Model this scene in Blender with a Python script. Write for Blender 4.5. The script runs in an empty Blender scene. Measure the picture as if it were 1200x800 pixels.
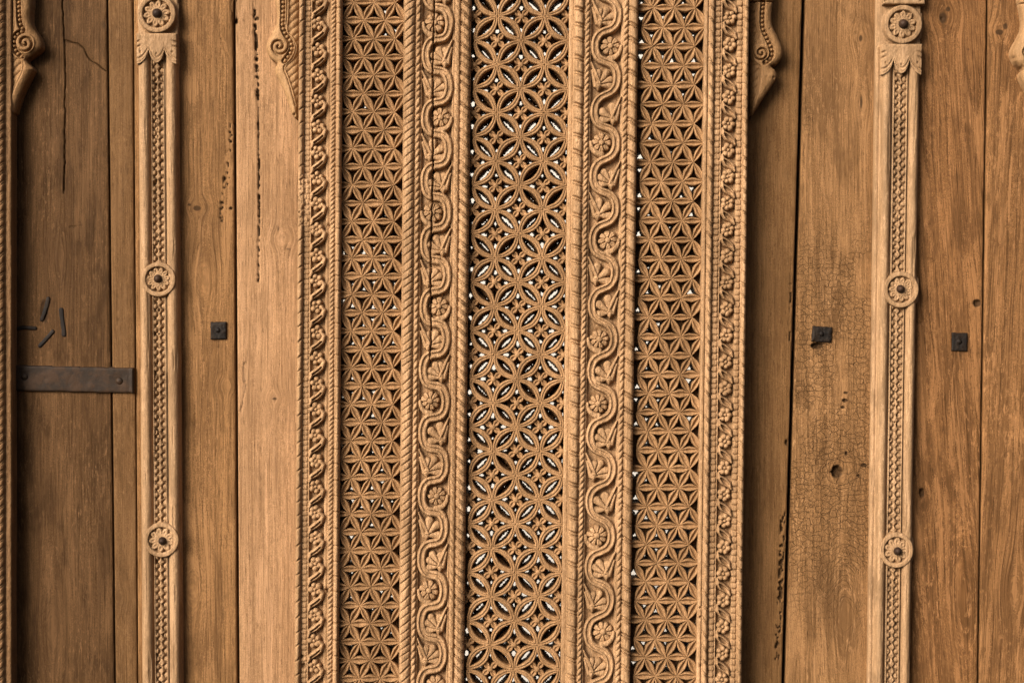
import bpy, math, random
import numpy as np
from mathutils import Vector

# ------------------------------------------------------------------ camera, sky, sun, exposure
S = 0.00125                 # metres for one unit of the plan (a plan unit is 1.25 mm)
DIST = 2400.0               # camera distance in plan units
scene = bpy.context.scene
cam_d = bpy.data.cameras.new("camera")
cam = bpy.data.objects.new("camera", cam_d)
scene.collection.objects.link(cam)
cam.location = (0, -DIST * S, 0)
cam.rotation_euler = (math.radians(90), 0, 0)
cam_d.sensor_width = 36.0
cam_d.sensor_fit = 'HORIZONTAL'
cam_d.lens = 36.0 * DIST / 1200.0
cam_d.clip_start = 0.05
cam_d.clip_end = 200.0
scene.camera = cam

SUN_DIR = Vector((-0.66, -0.80, 0.44)).normalized()      # towards the sun
sun_elev = math.asin(SUN_DIR.z)
sun_az = math.atan2(SUN_DIR.x, SUN_DIR.y)
world = bpy.data.worlds.new("World")
scene.world = world
world.use_nodes = True
wn = world.node_tree
for n in list(wn.nodes):
    wn.nodes.remove(n)
sky = wn.nodes.new("ShaderNodeTexSky")
sky.sky_type = 'NISHITA'
sky.sun_disc = False
sky.sun_elevation = sun_elev
sky.sun_rotation = sun_az
sky.air_density = 0.7
sky.dust_density = 8.0
sky.ozone_density = 0.0
bgn = wn.nodes.new("ShaderNodeBackground")
bgn.inputs['Strength'].default_value = 0.058
wo = wn.nodes.new("ShaderNodeOutputWorld")
wn.links.new(sky.outputs[0], bgn.inputs[0])
wn.links.new(bgn.outputs[0], wo.inputs[0])

sun_d = bpy.data.lights.new("sun", 'SUN')
sun_d.energy = 2.5
sun_d.angle = math.radians(38)
sun_d.color = (1.0, 0.94, 0.86)
sun = bpy.data.objects.new("sun", sun_d)
scene.collection.objects.link(sun)
sun.rotation_euler = SUN_DIR.to_track_quat('Z', 'Y').to_euler()

scene.view_settings.view_transform = 'Standard'
scene.view_settings.look = 'None'
scene.view_settings.exposure = 1.35
scene.view_settings.gamma = 1.0
scene.view_settings.use_curve_mapping = False

rnd = random.Random(7)
rng = np.random.default_rng(7)
PI = math.pi

# ------------------------------------------------------------------ noise
_T = rng.random((256, 256))


def noise(x, y, seed=0):
    x = np.asarray(x, float) + 37.1 * seed
    y = np.asarray(y, float) + 91.7 * seed
    xi = np.floor(x).astype(int); yi = np.floor(y).astype(int)
    fx = x - xi; fy = y - yi
    fx = fx * fx * (3 - 2 * fx); fy = fy * fy * (3 - 2 * fy)
    a = _T[yi & 255, xi & 255]; b = _T[yi & 255, (xi + 1) & 255]
    c = _T[(yi + 1) & 255, xi & 255]; d = _T[(yi + 1) & 255, (xi + 1) & 255]
    return (a * (1 - fx) + b * fx) * (1 - fy) + (c * (1 - fx) + d * fx) * fy * 1.0


def fbm(x, y, seed=0, octv=3):
    r = 0; a = 1; t = 0
    for o in range(octv):
        r = r + a * noise(x * 2 ** o, y * 2 ** o, seed + o * 3)
        t += a; a *= 0.5
    return r / t


def sstep(a, b, x):
    t = np.clip((x - a) / (b - a), 0, 1)
    return t * t * (3 - 2 * t)


# ------------------------------------------------------------------ the lean of the old joinery
_SU = [-60, 9, 125, 160, 207, 274, 300, 350, 400, 474, 552, 668, 748, 826, 878, 960, 1028, 1080, 1157, 1260]
_SD = [0, 0, 9, 5, 6, 5, 0, -5.5, -4.5, -6, -9, -10.5, -10, -9.5, -9, -10, -10, -13, -11, -10]


def lean(u):
    return np.interp(u, _SU, _SD)


def X_of(u, y):
    return u + lean(u) * np.asarray(y) / 800.0


def U_of(x, y):
    u = float(x)
    for _ in range(4):
        u = x - float(lean(u)) * y / 800.0
    return u


def kf(h):
    return (DIST - h) / DIST


# ------------------------------------------------------------------ mesh helpers
def link(o):
    scene.collection.objects.link(o)
    return o


def mesh_from(name, verts, faces, mat, smooth=True, quads=None):
    me = bpy.data.meshes.new(name)
    if quads is not None:
        n = len(quads)
        me.vertices.add(len(verts)); me.vertices.foreach_set("co", np.asarray(verts, np.float32).ravel())
        me.loops.add(n * 4); me.loops.foreach_set("vertex_index", np.asarray(quads, np.int32).ravel())
        me.polygons.add(n)
        me.polygons.foreach_set("loop_start", np.arange(0, n * 4, 4, dtype=np.int32))
        me.polygons.foreach_set("loop_total", np.full(n, 4, np.int32))
        me.update(calc_edges=True)
        me.validate()
    else:
        me.from_pydata([tuple(v) for v in verts], [], [tuple(f) for f in faces])
        me.update()
    if smooth:
        me.polygons.foreach_set("use_smooth", np.ones(len(me.polygons), bool))
    if mat:
        me.materials.append(mat)
    return me


def obj(name, me, parent=None, loc=(0, 0, 0), rot=None):
    o = bpy.data.objects.new(name, me)
    link(o)
    o.location = loc
    if rot:
        o.rotation_euler = rot
    if parent is not None:
        o.parent = parent
        o.matrix_parent_inverse.identity()
    return o


def relief(name, fn, x0, x1, y0, y1, step, mat, k=1.0, cut=None, parent=None, warp=True, stepy=None,
           skirt=None, attrs=None, xs=None, amp=1.0, low=None, ploc=(0, 0, 0), origin=None):
    """carved surface: fn(U, Y) gives the height over the plank face in plan units.
    Below `cut` the wood is cut away; skirt = height the outer edge falls to."""
    stepy = stepy or step
    if xs is None:
        xs = np.linspace(x0, x1, max(2, int(round((x1 - x0) / step)) + 1))
    ys = np.linspace(y0, y1, max(2, int(round((y1 - y0) / stepy)) + 1))
    U, Y = np.meshgrid(xs, ys)
    H = fn(U, Y)
    if amp != 1.0:
        H = HS + (H - HS) * amp
    if skirt is not None:
        xs2 = np.concatenate([[xs[0] - 0.02], xs, [xs[-1] + 0.02]])
        ys2 = np.concatenate([[ys[0] - 0.02], ys, [ys[-1] + 0.02]])
        U, Y = np.meshgrid(xs2, ys2)
        Hn = np.full(U.shape, float(skirt)); Hn[1:-1, 1:-1] = H; H = Hn
    XX = X_of(U, Y) if warp else U
    ny, nx = U.shape
    if origin is None:
        ox, oy = 0.5 * (x0 + x1), 0.5 * (y0 + y1)
        if warp:
            ox = float(X_of(ox, oy))
        oh = 0.0
    else:
        ox, oy, oh = origin
    base = ((ox - 600) * S * k, -oh * S, (400 - oy) * S * k)
    H0 = H
    if low is not None: H = np.maximum(H, low)
    P = np.stack([(XX - 600) * S * k - base[0], -H * S - base[1], (400 - Y) * S * k - base[2]], -1).reshape(-1, 3)
    idx = np.arange(nx * ny).reshape(ny, nx)
    Q = np.stack([idx[:-1, :-1], idx[1:, :-1], idx[1:, 1:], idx[:-1, 1:]], -1).reshape(-1, 4)
    if cut is not None:
        m = H0.reshape(-1)
        keep = (m[Q] > cut).sum(1) >= (1 if cut is not None else 0)
        Q = Q[keep]
    used = np.zeros(len(P), bool); used[Q.ravel()] = True
    remap = np.cumsum(used) - 1
    me = mesh_from(name, P[used], None, mat, quads=remap[Q])
    if attrs:
        for an, af in attrs.items():
            a = me.attributes.new(an, 'FLOAT', 'POINT')
            v = af(U, Y).reshape(-1)[used].astype(np.float32)
            a.data.foreach_set("value", v)
    o = obj(name, me, parent, (base[0] - ploc[0], base[1] - ploc[1], base[2] - ploc[2]))
    return o


def tag(o, label, cat, group=None, kind=None):
    if label: o['label'] = label
    if cat: o['category'] = cat
    if group: o['group'] = group
    if kind: o['kind'] = kind
    return o


def empty(name, x=600, y=400, h=0, k=1.0):
    e = bpy.data.objects.new(name, None)
    link(e)
    e.location = ((x - 600) * S * k, -h * S, (400 - y) * S * k)
    e.empty_display_size = 0.05
    return e


# ------------------------------------------------------------------ materials
class NT:
    def __init__(self, name):
        self.m = bpy.data.materials.new(name)
        self.m.use_nodes = True
        self.t = self.m.node_tree
        self.t.nodes.clear()
        self.out = self.t.nodes.new("ShaderNodeOutputMaterial")
        self.b = self.t.nodes.new("ShaderNodeBsdfPrincipled")
        self.t.links.new(self.b.outputs[0], self.out.inputs[0])
        self.pos = self.t.nodes.new("ShaderNodeNewGeometry").outputs['Position']

    def l(self, a, b): self.t.links.new(a, b)

    def mp(self, sc, src=None, loc=(0, 0, 0), rot=(0, 0, 0)):
        n = self.t.nodes.new("ShaderNodeMapping")
        n.inputs['Scale'].default_value = sc
        n.inputs['Location'].default_value = loc
        n.inputs['Rotation'].default_value = rot
        self.l(src or self.pos, n.inputs[0]); return n.outputs[0]

    def noise(self, v, scale=1, detail=4, rough=0.55, dist=0.0):
        n = self.t.nodes.new("ShaderNodeTexNoise")
        n.inputs['Scale'].default_value = scale
        n.inputs['Detail'].default_value = detail
        n.inputs['Roughness'].default_value = rough
        n.inputs['Distortion'].default_value = dist
        self.l(v, n.inputs['Vector']); return n.outputs['Fac']

    def ramp(self, f, a, b, lo=0.0, hi=1.0, smooth=False):
        n = self.t.nodes.new("ShaderNodeMapRange")
        n.inputs['From Min'].default_value = a; n.inputs['From Max'].default_value = b
        n.inputs['To Min'].default_value = lo; n.inputs['To Max'].default_value = hi
        if smooth: n.interpolation_type = 'SMOOTHSTEP'
        self.l(f, n.inputs['Value']); return n.outputs[0]

    def math(self, op, a, b=None, c=None):
        n = self.t.nodes.new("ShaderNodeMath"); n.operation = op
        for i, v in enumerate((a, b, c)):
            if v is None: continue
            if isinstance(v, (int, float)): n.inputs[i].default_value = v
            else: self.l(v, n.inputs[i])
        return n.outputs[0]

    def mix(self, f, a, b, mode='MIX'):
        n = self.t.nodes.new("ShaderNodeMix"); n.data_type = 'RGBA'; n.blend_type = mode
        if isinstance(f, (int, float)): n.inputs[0].default_value = f
        else: self.l(f, n.inputs[0])
        for i, v in ((6, a), (7, b)):
            if isinstance(v, tuple): n.inputs[i].default_value = (*v, 1) if len(v) == 3 else v
            else: self.l(v, n.inputs[i])
        return n.outputs[2]

    def attr(self, name):
        n = self.t.nodes.new("ShaderNodeAttribute"); n.attribute_name = name
        return n.outputs['Fac']

    def bump(self, h, strength, dist, prev=None):
        n = self.t.nodes.new("ShaderNodeBump")
        n.inputs['Strength'].default_value = strength
        n.inputs['Distance'].default_value = dist
        self.l(h, n.inputs['Height'])
        if prev is not None: self.l(prev, n.inputs['Normal'])
        return n.outputs[0]


def sc3(c, f): return tuple(min(1, v * f) for v in c)


def wood(name, mid, contrast=1.0, fleck=0.25, lines=0.5, patch=0.35, off=0.0, rough=0.62, marks=False,
         crackle=False, carve=False, pores=0.5, knots=(), skew=0.0, blotch=(0.030, 0.016, 0.007)):
    if carve: mid = (mid[0] * 0.66, mid[1] * 0.652, mid[2] * 0.66)
    else: mid = (mid[0] * 0.68, mid[1] * 0.622, mid[2] * 0.575)
    t = NT(name)
    dark = sc3(mid, 1 - 0.45 * contrast)
    dark = (dark[0] * 0.98, dark[1] * 0.93, dark[2] * 0.86)
    light = sc3(mid, 1 + 0.30 * contrast)
    src = t.pos
    for (kx, ky, rx, ry) in knots:
        sub = t.t.nodes.new("ShaderNodeVectorMath"); sub.operation = 'SUBTRACT'
        t.l(t.pos, sub.inputs[0]); sub.inputs[1].default_value = ((kx - 600) * S, 0, (400 - ky) * S)
        scl = t.t.nodes.new("ShaderNodeVectorMath"); scl.operation = 'MULTIPLY'
        t.l(sub.outputs[0], scl.inputs[0]); scl.inputs[1].default_value = (1 / (rx * S), 0, 1 / (ry * S))
        dt = t.t.nodes.new("ShaderNodeVectorMath"); dt.operation = 'DOT_PRODUCT'
        t.l(scl.outputs[0], dt.inputs[0]); t.l(scl.outputs[0], dt.inputs[1])
        w = t.math('MULTIPLY', t.math('POWER', 2.718, t.math('MULTIPLY', dt.outputs['Value'], -1.0)), -0.9)
        mv = t.t.nodes.new("ShaderNodeVectorMath"); mv.operation = 'SCALE'
        t.l(sub.outputs[0], mv.inputs[0]); t.l(w, mv.inputs['Scale'])
        ad = t.t.nodes.new("ShaderNodeVectorMath"); ad.operation = 'ADD'
        t.l(src, ad.inputs[0]); t.l(mv.outputs[0], ad.inputs[1]); src = ad.outputs[0]
    p = t.mp((1, 1, 1), src, loc=(off, off * 0.7, off * 1.3), rot=(0, skew, 0))
    warpn = t.noise(t.mp((14, 14, 3.0), p), detail=2)
    # fibres
    fib = t.noise(t.mp((420, 420, 9), p), detail=5, rough=0.62)
    fib2 = t.noise(t.mp((640, 640, 34), p), detail=5, rough=0.72)
    broad = t.noise(t.mp((38, 38, 2.2), p), detail=4, rough=0.55, dist=0.6)
    mott = t.noise(t.mp((22, 22, 10), p), detail=6, rough=0.6, dist=0.4)
    # annual rings: cathedral lines
    n = t.t.nodes.new("ShaderNodeTexWave")
    n.wave_type = 'BANDS'; n.bands_direction = 'X'; n.wave_profile = 'SIN'
    n.inputs['Scale'].default_value = 9.0
    n.inputs['Distortion'].default_value = 11.0
    n.inputs['Detail'].default_value = 3.0
    n.inputs['Detail Scale'].default_value = 0.9
    n.inputs['Detail Roughness'].default_value = 0.45
    t.l(t.mp((3.4, 3.4, 0.34), p), n.inputs['Vector'])
    ring = t.ramp(n.outputs['Fac'], 0.80, 0.99, 0, 1)
    ring = t.math('MULTIPLY', ring, t.ramp(t.noise(t.mp((30, 30, 6), p, loc=(5, 5, 5)), detail=3), 0.38, 0.58, 0.1, 1))
    f = t.math('ADD', t.math('MULTIPLY', fib, 0.62), t.math('MULTIPLY', broad, 0.38))
    f = t.ramp(f, 0.39, 0.61)
    col = t.mix(f, dark, light)
    col = t.mix(t.math('MULTIPLY', ring, lines), col, sc3(dark, 0.55))
    col = t.mix(t.ramp(fib2, 0.38, 0.66, 0.0, 0.60 * contrast), col, sc3(mid, 0.62))
    speck = t.noise(t.mp((620, 620, 420), p, loc=(2, 6, 1)), detail=3, rough=0.7)
    col = t.mix(t.ramp(speck, 0.35, 0.60, 0.40, 0.0), col, sc3(dark, 0.6))
    col = t.mix(t.ramp(speck, 0.52, 0.72, 0.0, 0.38), col, sc3(light, 1.25))
    # pores, short dark dashes
    por = t.ramp(t.noise(t.mp((520, 520, 60), p, loc=(3, 1, 2)), detail=3, rough=0.6), 0.60, 0.70, 0, pores)
    col = t.mix(por, col, sc3(dark, 0.42))
    # patches of darker weathering and of paler dust
    brk_ = t.math('ADD', t.math('MULTIPLY', t.math('SUBTRACT', fib2, 0.5), 0.38), t.math('MULTIPLY', t.math('SUBTRACT', speck, 0.5), 0.30))
    mott = t.math('ADD', mott, brk_)
    pm = t.ramp(mott, 0.49, 0.60, 0, min(1, patch * 1.35), True)
    col = t.mix(pm, col, sc3(dark, 0.66))
    worn = t.noise(t.mp((48, 48, 5.5), p, loc=(4, 4, 8)), detail=6, rough=0.68, dist=0.8)
    worn = t.math('ADD', worn, brk_)
    col = t.mix(t.ramp(worn, 0.52, 0.60, 0, 0.55 * contrast, True), col, sc3((light[0], light[1] * 1.02, light[2] * 1.08), 1.12))
    streak = t.noise(t.mp((150, 150, 3.0), p, loc=(9, 3, 8)), detail=4, rough=0.6)
    streak = t.math('ADD', streak, t.math('MULTIPLY', brk_, 0.6))
    col = t.mix(t.ramp(streak, 0.54, 0.64, 0, 0.5 * contrast, True), col, sc3(dark, 0.62))
    fl = t.ramp(t.noise(t.mp((260, 260, 70), p, loc=(7, 2, 5)), detail=5, rough=0.75), 0.53, 0.64, 0, fleck, True)
    fl = t.math('MULTIPLY', fl, t.ramp(t.noise(t.mp((18, 18, 7), p, loc=(1, 9, 4)), detail=3), 0.42, 0.62, 0.15, 1.0))
    col = t.mix(fl, col, sc3((light[0], light[1] * 1.04, light[2] * 1.15), 1.45))
    hgt = t.math('ADD', t.math('MULTIPLY', fib, 0.7), t.math('MULTIPLY', fib2, 0.3))
    hgt = t.math('SUBTRACT', hgt, t.math('MULTIPLY', por, 0.5))
    hgt = t.math('SUBTRACT', hgt, t.math('MULTIPLY', ring, 0.25 * lines))
    if crackle:
        wob = t.t.nodes.new("ShaderNodeVectorMath"); wob.operation = 'ADD'
        t.l(p, wob.inputs[0])
        nn = t.t.nodes.new("ShaderNodeTexNoise"); nn.inputs['Scale'].default_value = 60
        t.l(p, nn.inputs['Vector'])
        sm = t.t.nodes.new("ShaderNodeVectorMath"); sm.operation = 'SCALE'; sm.inputs['Scale'].default_value = 0.012
        t.l(nn.outputs['Color'], sm.inputs[0]); t.l(sm.outputs[0], wob.inputs[1])
        cr = None
        for scv, wd, am in (((80, 80, 118), 0.055, 1.0), ((175, 175, 190), 0.075, 0.45)):
            v = t.t.nodes.new("ShaderNodeTexVoronoi"); v.feature = 'DISTANCE_TO_EDGE'
            v.inputs['Scale'].default_value = 1.0
            v.inputs['Randomness'].default_value = 0.75
            t.l(t.mp(scv, wob.outputs[0]), v.inputs['Vector'])
            c = t.ramp(v.outputs['Distance'], 0.0, wd, am, 0.0)
            cr = c if cr is None else t.math('MAXIMUM', cr, c)
        brk = t.ramp(t.noise(t.mp((60, 60, 60), p), detail=3), 0.30, 0.50, 0.35, 1.0)
        cr = t.math('MULTIPLY', t.math('MULTIPLY', cr, t.attr("crackle")), brk)
        col = t.mix(t.math('MULTIPLY', cr, 0.5), col, sc3(blotch, 0.6))
        hgt = t.math('SUBTRACT', hgt, t.math('MULTIPLY', cr, 0.7))
    if marks:
        st = t.attr("stain")
        edge = t.noise(t.mp((160, 160, 60), p), detail=5, rough=0.7)
        s2 = t.ramp(t.math('ADD', st, t.math('MULTIPLY', t.math('SUBTRACT', edge, 0.5), 0.9)), 0.35, 0.75, 0, 0.85, True)
        s2 = t.math('MULTIPLY', s2, t.ramp(st, 0.0, 0.15, 0, 1))
        col = t.mix(s2, col, blotch)
    t.l(col, t.b.inputs['Base Color'])
    r = t.ramp(fib, 0.3, 0.7, rough + 0.1, rough - 0.08)
    t.l(r, t.b.inputs['Roughness'])
    t.b.inputs['Specular IOR Level'].default_value = 0.12 if carve else 0.06
    if carve:
        tool = t.noise(t.mp((330, 330, 240), p), detail=2, rough=0.5)
        nb = t.bump(tool, 0.45, 0.0012)
        nb = t.bump(hgt, 0.55, 0.0012, nb)
    else:
        nb = t.bump(hgt, 0.9, 0.0020)
    t.l(nb, t.b.inputs['Normal'])
    return t.m


CARVE = (0.50, 0.305, 0.155)
M_rail = wood("carved wood", CARVE, contrast=0.75, fleck=0.4, lines=0.15, patch=0.28, off=0.3, carve=True, pores=0.4)
M_jali = wood("lattice wood", (0.42, 0.242, 0.112), contrast=0.7, fleck=0.2, lines=0.15, patch=0.35, off=1.7, carve=True, pores=0.4)
M_jback = wood("shaded lattice back wood", (0.13, 0.068, 0.028), contrast=0.8, fleck=0.1, lines=0.2, patch=0.5, off=2.9, carve=True)  # darker than the rib wood: shade of the recesses put into the colour
M_col = wood("colonnette wood", (0.47, 0.295, 0.155), contrast=0.65, fleck=0.35, lines=0.3, patch=0.42, off=4.1, carve=True, pores=0.6)
M_post = wood("post wood", (0.27, 0.15, 0.066), contrast=0.8, fleck=0.3, lines=0.2, patch=0.4, off=8.3, carve=True)
M_brk = wood("bracket wood", (0.36, 0.205, 0.09), contrast=0.6, fleck=0.3, lines=0.2, patch=0.35, off=5.3, carve=True)


def iron(name, base, rust, rf):
    t = NT(name)
    a = t.noise(t.mp((60, 60, 60)), detail=6, rough=0.65)
    b = t.noise(t.mp((300, 300, 220)), detail=5, rough=0.7)
    col = t.mix(t.ramp(a, 0.4, 0.62, 0, rf, True), base, rust)
    col = t.mix(t.ramp(b, 0.5, 0.75, 0, 0.5), col, sc3(base, 1.7))
    t.l(col, t.b.inputs['Base Color'])
    t.b.inputs['Metallic'].default_value = 0.15
    t.b.inputs['Specular IOR Level'].default_value = 0.15
    t.l(t.ramp(b, 0.3, 0.7, 0.45, 0.7), t.b.inputs['Roughness'])
    h = t.math('ADD', t.math('MULTIPLY', a, 0.8), t.math('MULTIPLY', b, 0.4))
    t.l(t.bump(h, 0.5, 0.0016), t.b.inputs['Normal'])
    return t.m


M_strap = iron("strap iron", (0.018, 0.0115, 0.0075), (0.045, 0.022, 0.010), 0.6)
M_iron = iron("black iron", (0.0075, 0.0055, 0.0045), (0.018, 0.010, 0.005), 0.55)

# ------------------------------------------------------------------ plank walls
def ell(U, Y, lst):
    r = np.zeros_like(U)
    for (x, y, rx, ry, a) in lst:
        uu = U_of(x, y)
        d = np.sqrt(((U - uu) / rx) ** 2 + ((Y - y) / ry) ** 2)
        r = np.maximum(r, a * np.clip(1.25 - d, 0, 1))
    return r


def polyd(U, Y, pts):
    d = np.full(U.shape, 1e9)
    for (a, b) in zip(pts[:-1], pts[1:]):
        ax, ay = a[0], a[1]; bx, by = b[0], b[1]
        vx, vy = bx - ax, by - ay
        L = vx * vx + vy * vy + 1e-9
        t = np.clip(((U - ax) * vx + (Y - ay) * vy) / L, 0, 1)
        d = np.minimum(d, np.hypot(U - ax - t * vx, Y - ay - t * vy))
    return d


def plank(parent, u0, u1, mat, seed, t=(0.0, 0.0), cracks=(), holes=(), stains=(), crackle=None, step=1.35, worm=(), ploc=(0, 0, 0), rise=0.0, taper=(0, 0)):
    """one board; t = extra shift of its two edges at the bottom"""
    def hf(U, Y):
        h = 1.3 * (fbm(U / 55, Y / 220, seed) - 0.5) + 0.55 * (fbm(U / 5, Y / 90, seed + 5) - 0.5) + rise
        e0 = (noise(Y / 9, U * 0, seed) - 0.5) * 1.3 + 0.8; e1 = (noise(Y / 11, U * 0, seed + 9) - 0.5) * 1.3 + 0.8
        dl = (U - u0) / e0.clip(0.4); dr = (u1 - U) / e1.clip(0.4)
        h = h - 2.2 * np.exp(-dl * 1.0) - 2.2 * np.exp(-dr * 1.0)
        for (pts, w, dp) in cracks:
            d = polyd(U + (noise(Y / 6, U * 0, 3) - 0.5) * 1.4, Y, pts)
            h = h - dp * np.exp(-(d / w) ** 2)
        for (x, y, rx, ry, dp) in holes:
            uu = U_of(x, y)
            d = np.sqrt(((U - uu) / rx) ** 2 + ((Y - y) / ry) ** 2) + 0.5 * (noise(U / 1.6, Y / 2.2, seed + 2) - 0.5)
            h = h - dp * sstep(1.15, 0.6, d)
        for (pts, w) in worm:
            d = polyd(U, Y, pts) / w
            q = fbm(U / 2.6, Y / 3.6, seed + 4, 2)
            h = h - 4.5 * sstep(0.50, 0.62, q) * sstep(1.0, 0.3, d)
        return h

    def stain(U, Y):
        r = ell(U, Y, stains)
        for (pts, w, dp) in cracks:
            r = np.maximum(r, 0.62 * np.exp(-(polyd(U, Y, pts) / (w * 1.1)) ** 2))
        for (x, y, rx, ry, dp) in holes:
            uu = U_of(x, y)
            r = np.maximum(r, 0.9 * sstep(1.9, 0.7, np.sqrt(((U - uu) / rx) ** 2 + ((Y - y) / ry) ** 2)))
        for (pts, w) in worm:
            d = polyd(U, Y, pts) / w
            q = fbm(U / 2.6, Y / 3.6, seed + 4, 2)
            r = np.maximum(r, 0.95 * sstep(0.47, 0.58, q) * sstep(1.2, 0.4, d))
        return r
    at = {"stain": stain}
    at["crackle"] = crackle if crackle else (lambda U, Y: U * 0)
    # nonuniform columns: finer towards the edges
    n = int((u1 - u0) / step)
    s = np.linspace(0, 1, n + 1)
    xs = u0 + (u1 - u0) * s
    xs = np.sort(np.concatenate([xs, u0 + np.array([0.3, 0.7]), u1 - np.array([0.3, 0.7])]))
    o = relief("plank", hf, u0, u1, -25, 825, step, mat, parent=parent, skirt=-26, attrs=at, xs=xs, ploc=ploc)
    if taper != (0, 0):
        me = o.data
        co = np.empty(len(me.vertices) * 3, np.float32); me.vertices.foreach_get("co", co); co = co.reshape(-1, 3)
        gx = co[:, 0] + o.location.x + ploc[0]; gz = co[:, 2] + o.location.z + ploc[2]
        yy = 400 - gz / S
        uu = gx / S + 600
        c0 = X_of(u0, yy); c1 = X_of(u1, yy)
        sg = np.clip((uu - c0) / (c1 - c0), 0, 1)
        co[:, 0] += (taper[0] * (1 - sg) + taper[1] * sg) * yy / 800 * S
        me.vertices.foreach_set("co", co.ravel()); me.update()
    return o


def slab(name, x0, x1, y0, y1, h0, h1, mat, parent=None, ploc=(0, 0, 0), k=1.0, bev=0.0):
    """plain board between heights h0 (back) and h1 (face)"""
    cx, cy, ch = (x0 + x1) / 2, (y0 + y1) / 2, (h0 + h1) / 2
    hx, hy, hh = (x1 - x0) / 2, (y1 - y0) / 2, (h1 - h0) / 2
    b = bev
    V = []
    rings = [(hx, hy, -hh), (hx, hy, hh - b), (hx - b, hy - b, hh)] if b else [(hx, hy, -hh), (hx, hy, hh)]
    for (a, c, z) in rings:
        for sx, sy in ((-1, -1), (1, -1), (1, 1), (-1, 1)):
            V.append((a * sx * S * k, -z * S, c * sy * S * k))
    F = [(3, 2, 1, 0)]
    for r in range(len(rings) - 1):
        for i in range(4):
            j = (i + 1) % 4
            F.append((r * 4 + i, r * 4 + j, r * 4 + 4 + j, r * 4 + 4 + i))
    q = (len(rings) - 1) * 4
    F.append((q, q + 1, q + 2, q + 3))
    me = mesh_from(name, V, F, mat, smooth=False)
    return obj(name, me, parent, ((cx - 600) * S * k - ploc[0], -ch * S - ploc[1], (400 - cy) * S * k - ploc[2]))


M_back = wood("seam shade backing", (0.05, 0.03, 0.015), contrast=0.5)  # near-black, so shade in the plank seams is painted in
M_p1 = wood("left plank wood", (0.120, 0.068, 0.030), knots=((62, 735, 14, 60), (70, 300, 10, 30)), contrast=0.85, fleck=0.75, lines=0.25, patch=0.6, off=0.0, marks=True, pores=0.3)
M_p2 = wood("narrow plank wood", (0.18, 0.105, 0.047), knots=((140, 700, 10, 14),), contrast=0.6, fleck=0.5, lines=0.2, patch=0.3, off=7.3, marks=True, pores=0.45)
M_p3 = wood("middle left plank wood", (0.30, 0.172, 0.076), knots=((232, 243, 16, 12), (226, 690, 14, 50), (266, 452, 12, 10), (240, 330, 14, 40)), contrast=0.9, fleck=0.3, lines=0.7, patch=0.3, off=9.1, marks=True)
M_p4 = wood("pale plank wood", (0.44, 0.278, 0.155), knots=((332, 280, 16, 14), (321, 467, 12, 10)), contrast=0.7, fleck=0.2, lines=0.35, patch=0.22, off=11.2, marks=True)
M_p5 = wood("dark plank wood", (0.235, 0.135, 0.058), contrast=0.6, fleck=0.3, lines=0.25, patch=0.3, off=13.4, marks=True)
M_p6 = wood("crackled plank wood", (0.31, 0.180, 0.082), knots=((1008, 45, 14, 20), (986, 554, 16, 16), (1010, 122, 10, 22), (990, 720, 16, 60)), contrast=0.8, fleck=0.5, lines=0.35, patch=0.5, off=15.5, marks=True, crackle=True)
M_p7 = wood("streaked plank wood", (0.255, 0.133, 0.054), knots=((1107, 18, 18, 20), (1082, 590, 10, 16), (1130, 700, 16, 70)), contrast=1.0, fleck=0.6, lines=0.8, patch=0.45, off=17.9, marks=True, skew=0.06)
M_p8 = wood("far plank wood", (0.275, 0.148, 0.062), knots=((1174, 36, 14, 14), (1190, 690, 16, 40)), contrast=1.0, fleck=0.6, lines=0.8, patch=0.4, off=20.3, marks=True, skew=-0.05)

WL = empty("plank_wall", 180, 400, -26)
tag(WL, "wall of old upright planks with a rusty iron strap, at the side of the dark brown boards", "wall", "plank walls beside the screen")
lw = tuple(WL.location)
cr1 = [(73.5, -25), (73.6, 10), (75, 45), (76, 70), (75.5, 110), (75, 150), (74.5, 190), (73.5, 226)]
cr2 = [(76, 47), (84, 50), (91, 51.5), (98, 57), (103, 68), (108, 73), (113, 75), (119, 80), (125, 84.5)]
plank(WL, -40, 125, M_p1, 1, cracks=((cr1, 0.62, 5), (cr2, 0.6, 3.5), ([(80, 266), (88, 265)], 0.6, 1.5)),
      holes=((52, 364, 4, 12, 0.8),), stains=((60, 466, 50, 8, 0.35), (54, 378, 26, 22, 0.32), (121, 30, 6, 13, 0.6), (121, 130, 5, 28, 0.5), (58, 50, 8, 20, 0.3)), step=0.8, ploc=lw)
plank(WL, 126.8, 155.5, M_p2, 2, stains=((150, 60, 4, 30, 0.3),), ploc=lw, rise=0.8)
plank(WL, 156.4, 273.0, M_p3, 3, taper=(0, 0), ploc=lw,
      cracks=(([(271.5, -5), (272, 15), (274, 40)], 0.8, 2.5), ([(222, 163), (229, 164)], 0.5, 1.5), ([(221, 494), (226, 497)], 0.7, 2), ([(268, 67), (264, 60), (259, 45)], 0.6, 1.5)),
      worm=(([(271, 145), (267, 180), (262, 212)], 3.4), ([(266, 208), (259, 235), (257, 262)], 2.8)),
      stains=((231, 244, 6, 4, 1.0), (222, 240, 3, 2.5, .8), (258, 245, 3.5, 22, 0.6), (271, 244, 3, 3, 0.9), (256, 403, 8, 12, 0.42), (244, 400, 14, 5, 0.35), (266, 452, 9, 5, 0.3), (237, 520, 3, 3, .4), (220, 545, 5, 60, 0.2)),
      holes=((270.5, 244, 1.5, 1.8, 5),))
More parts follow.
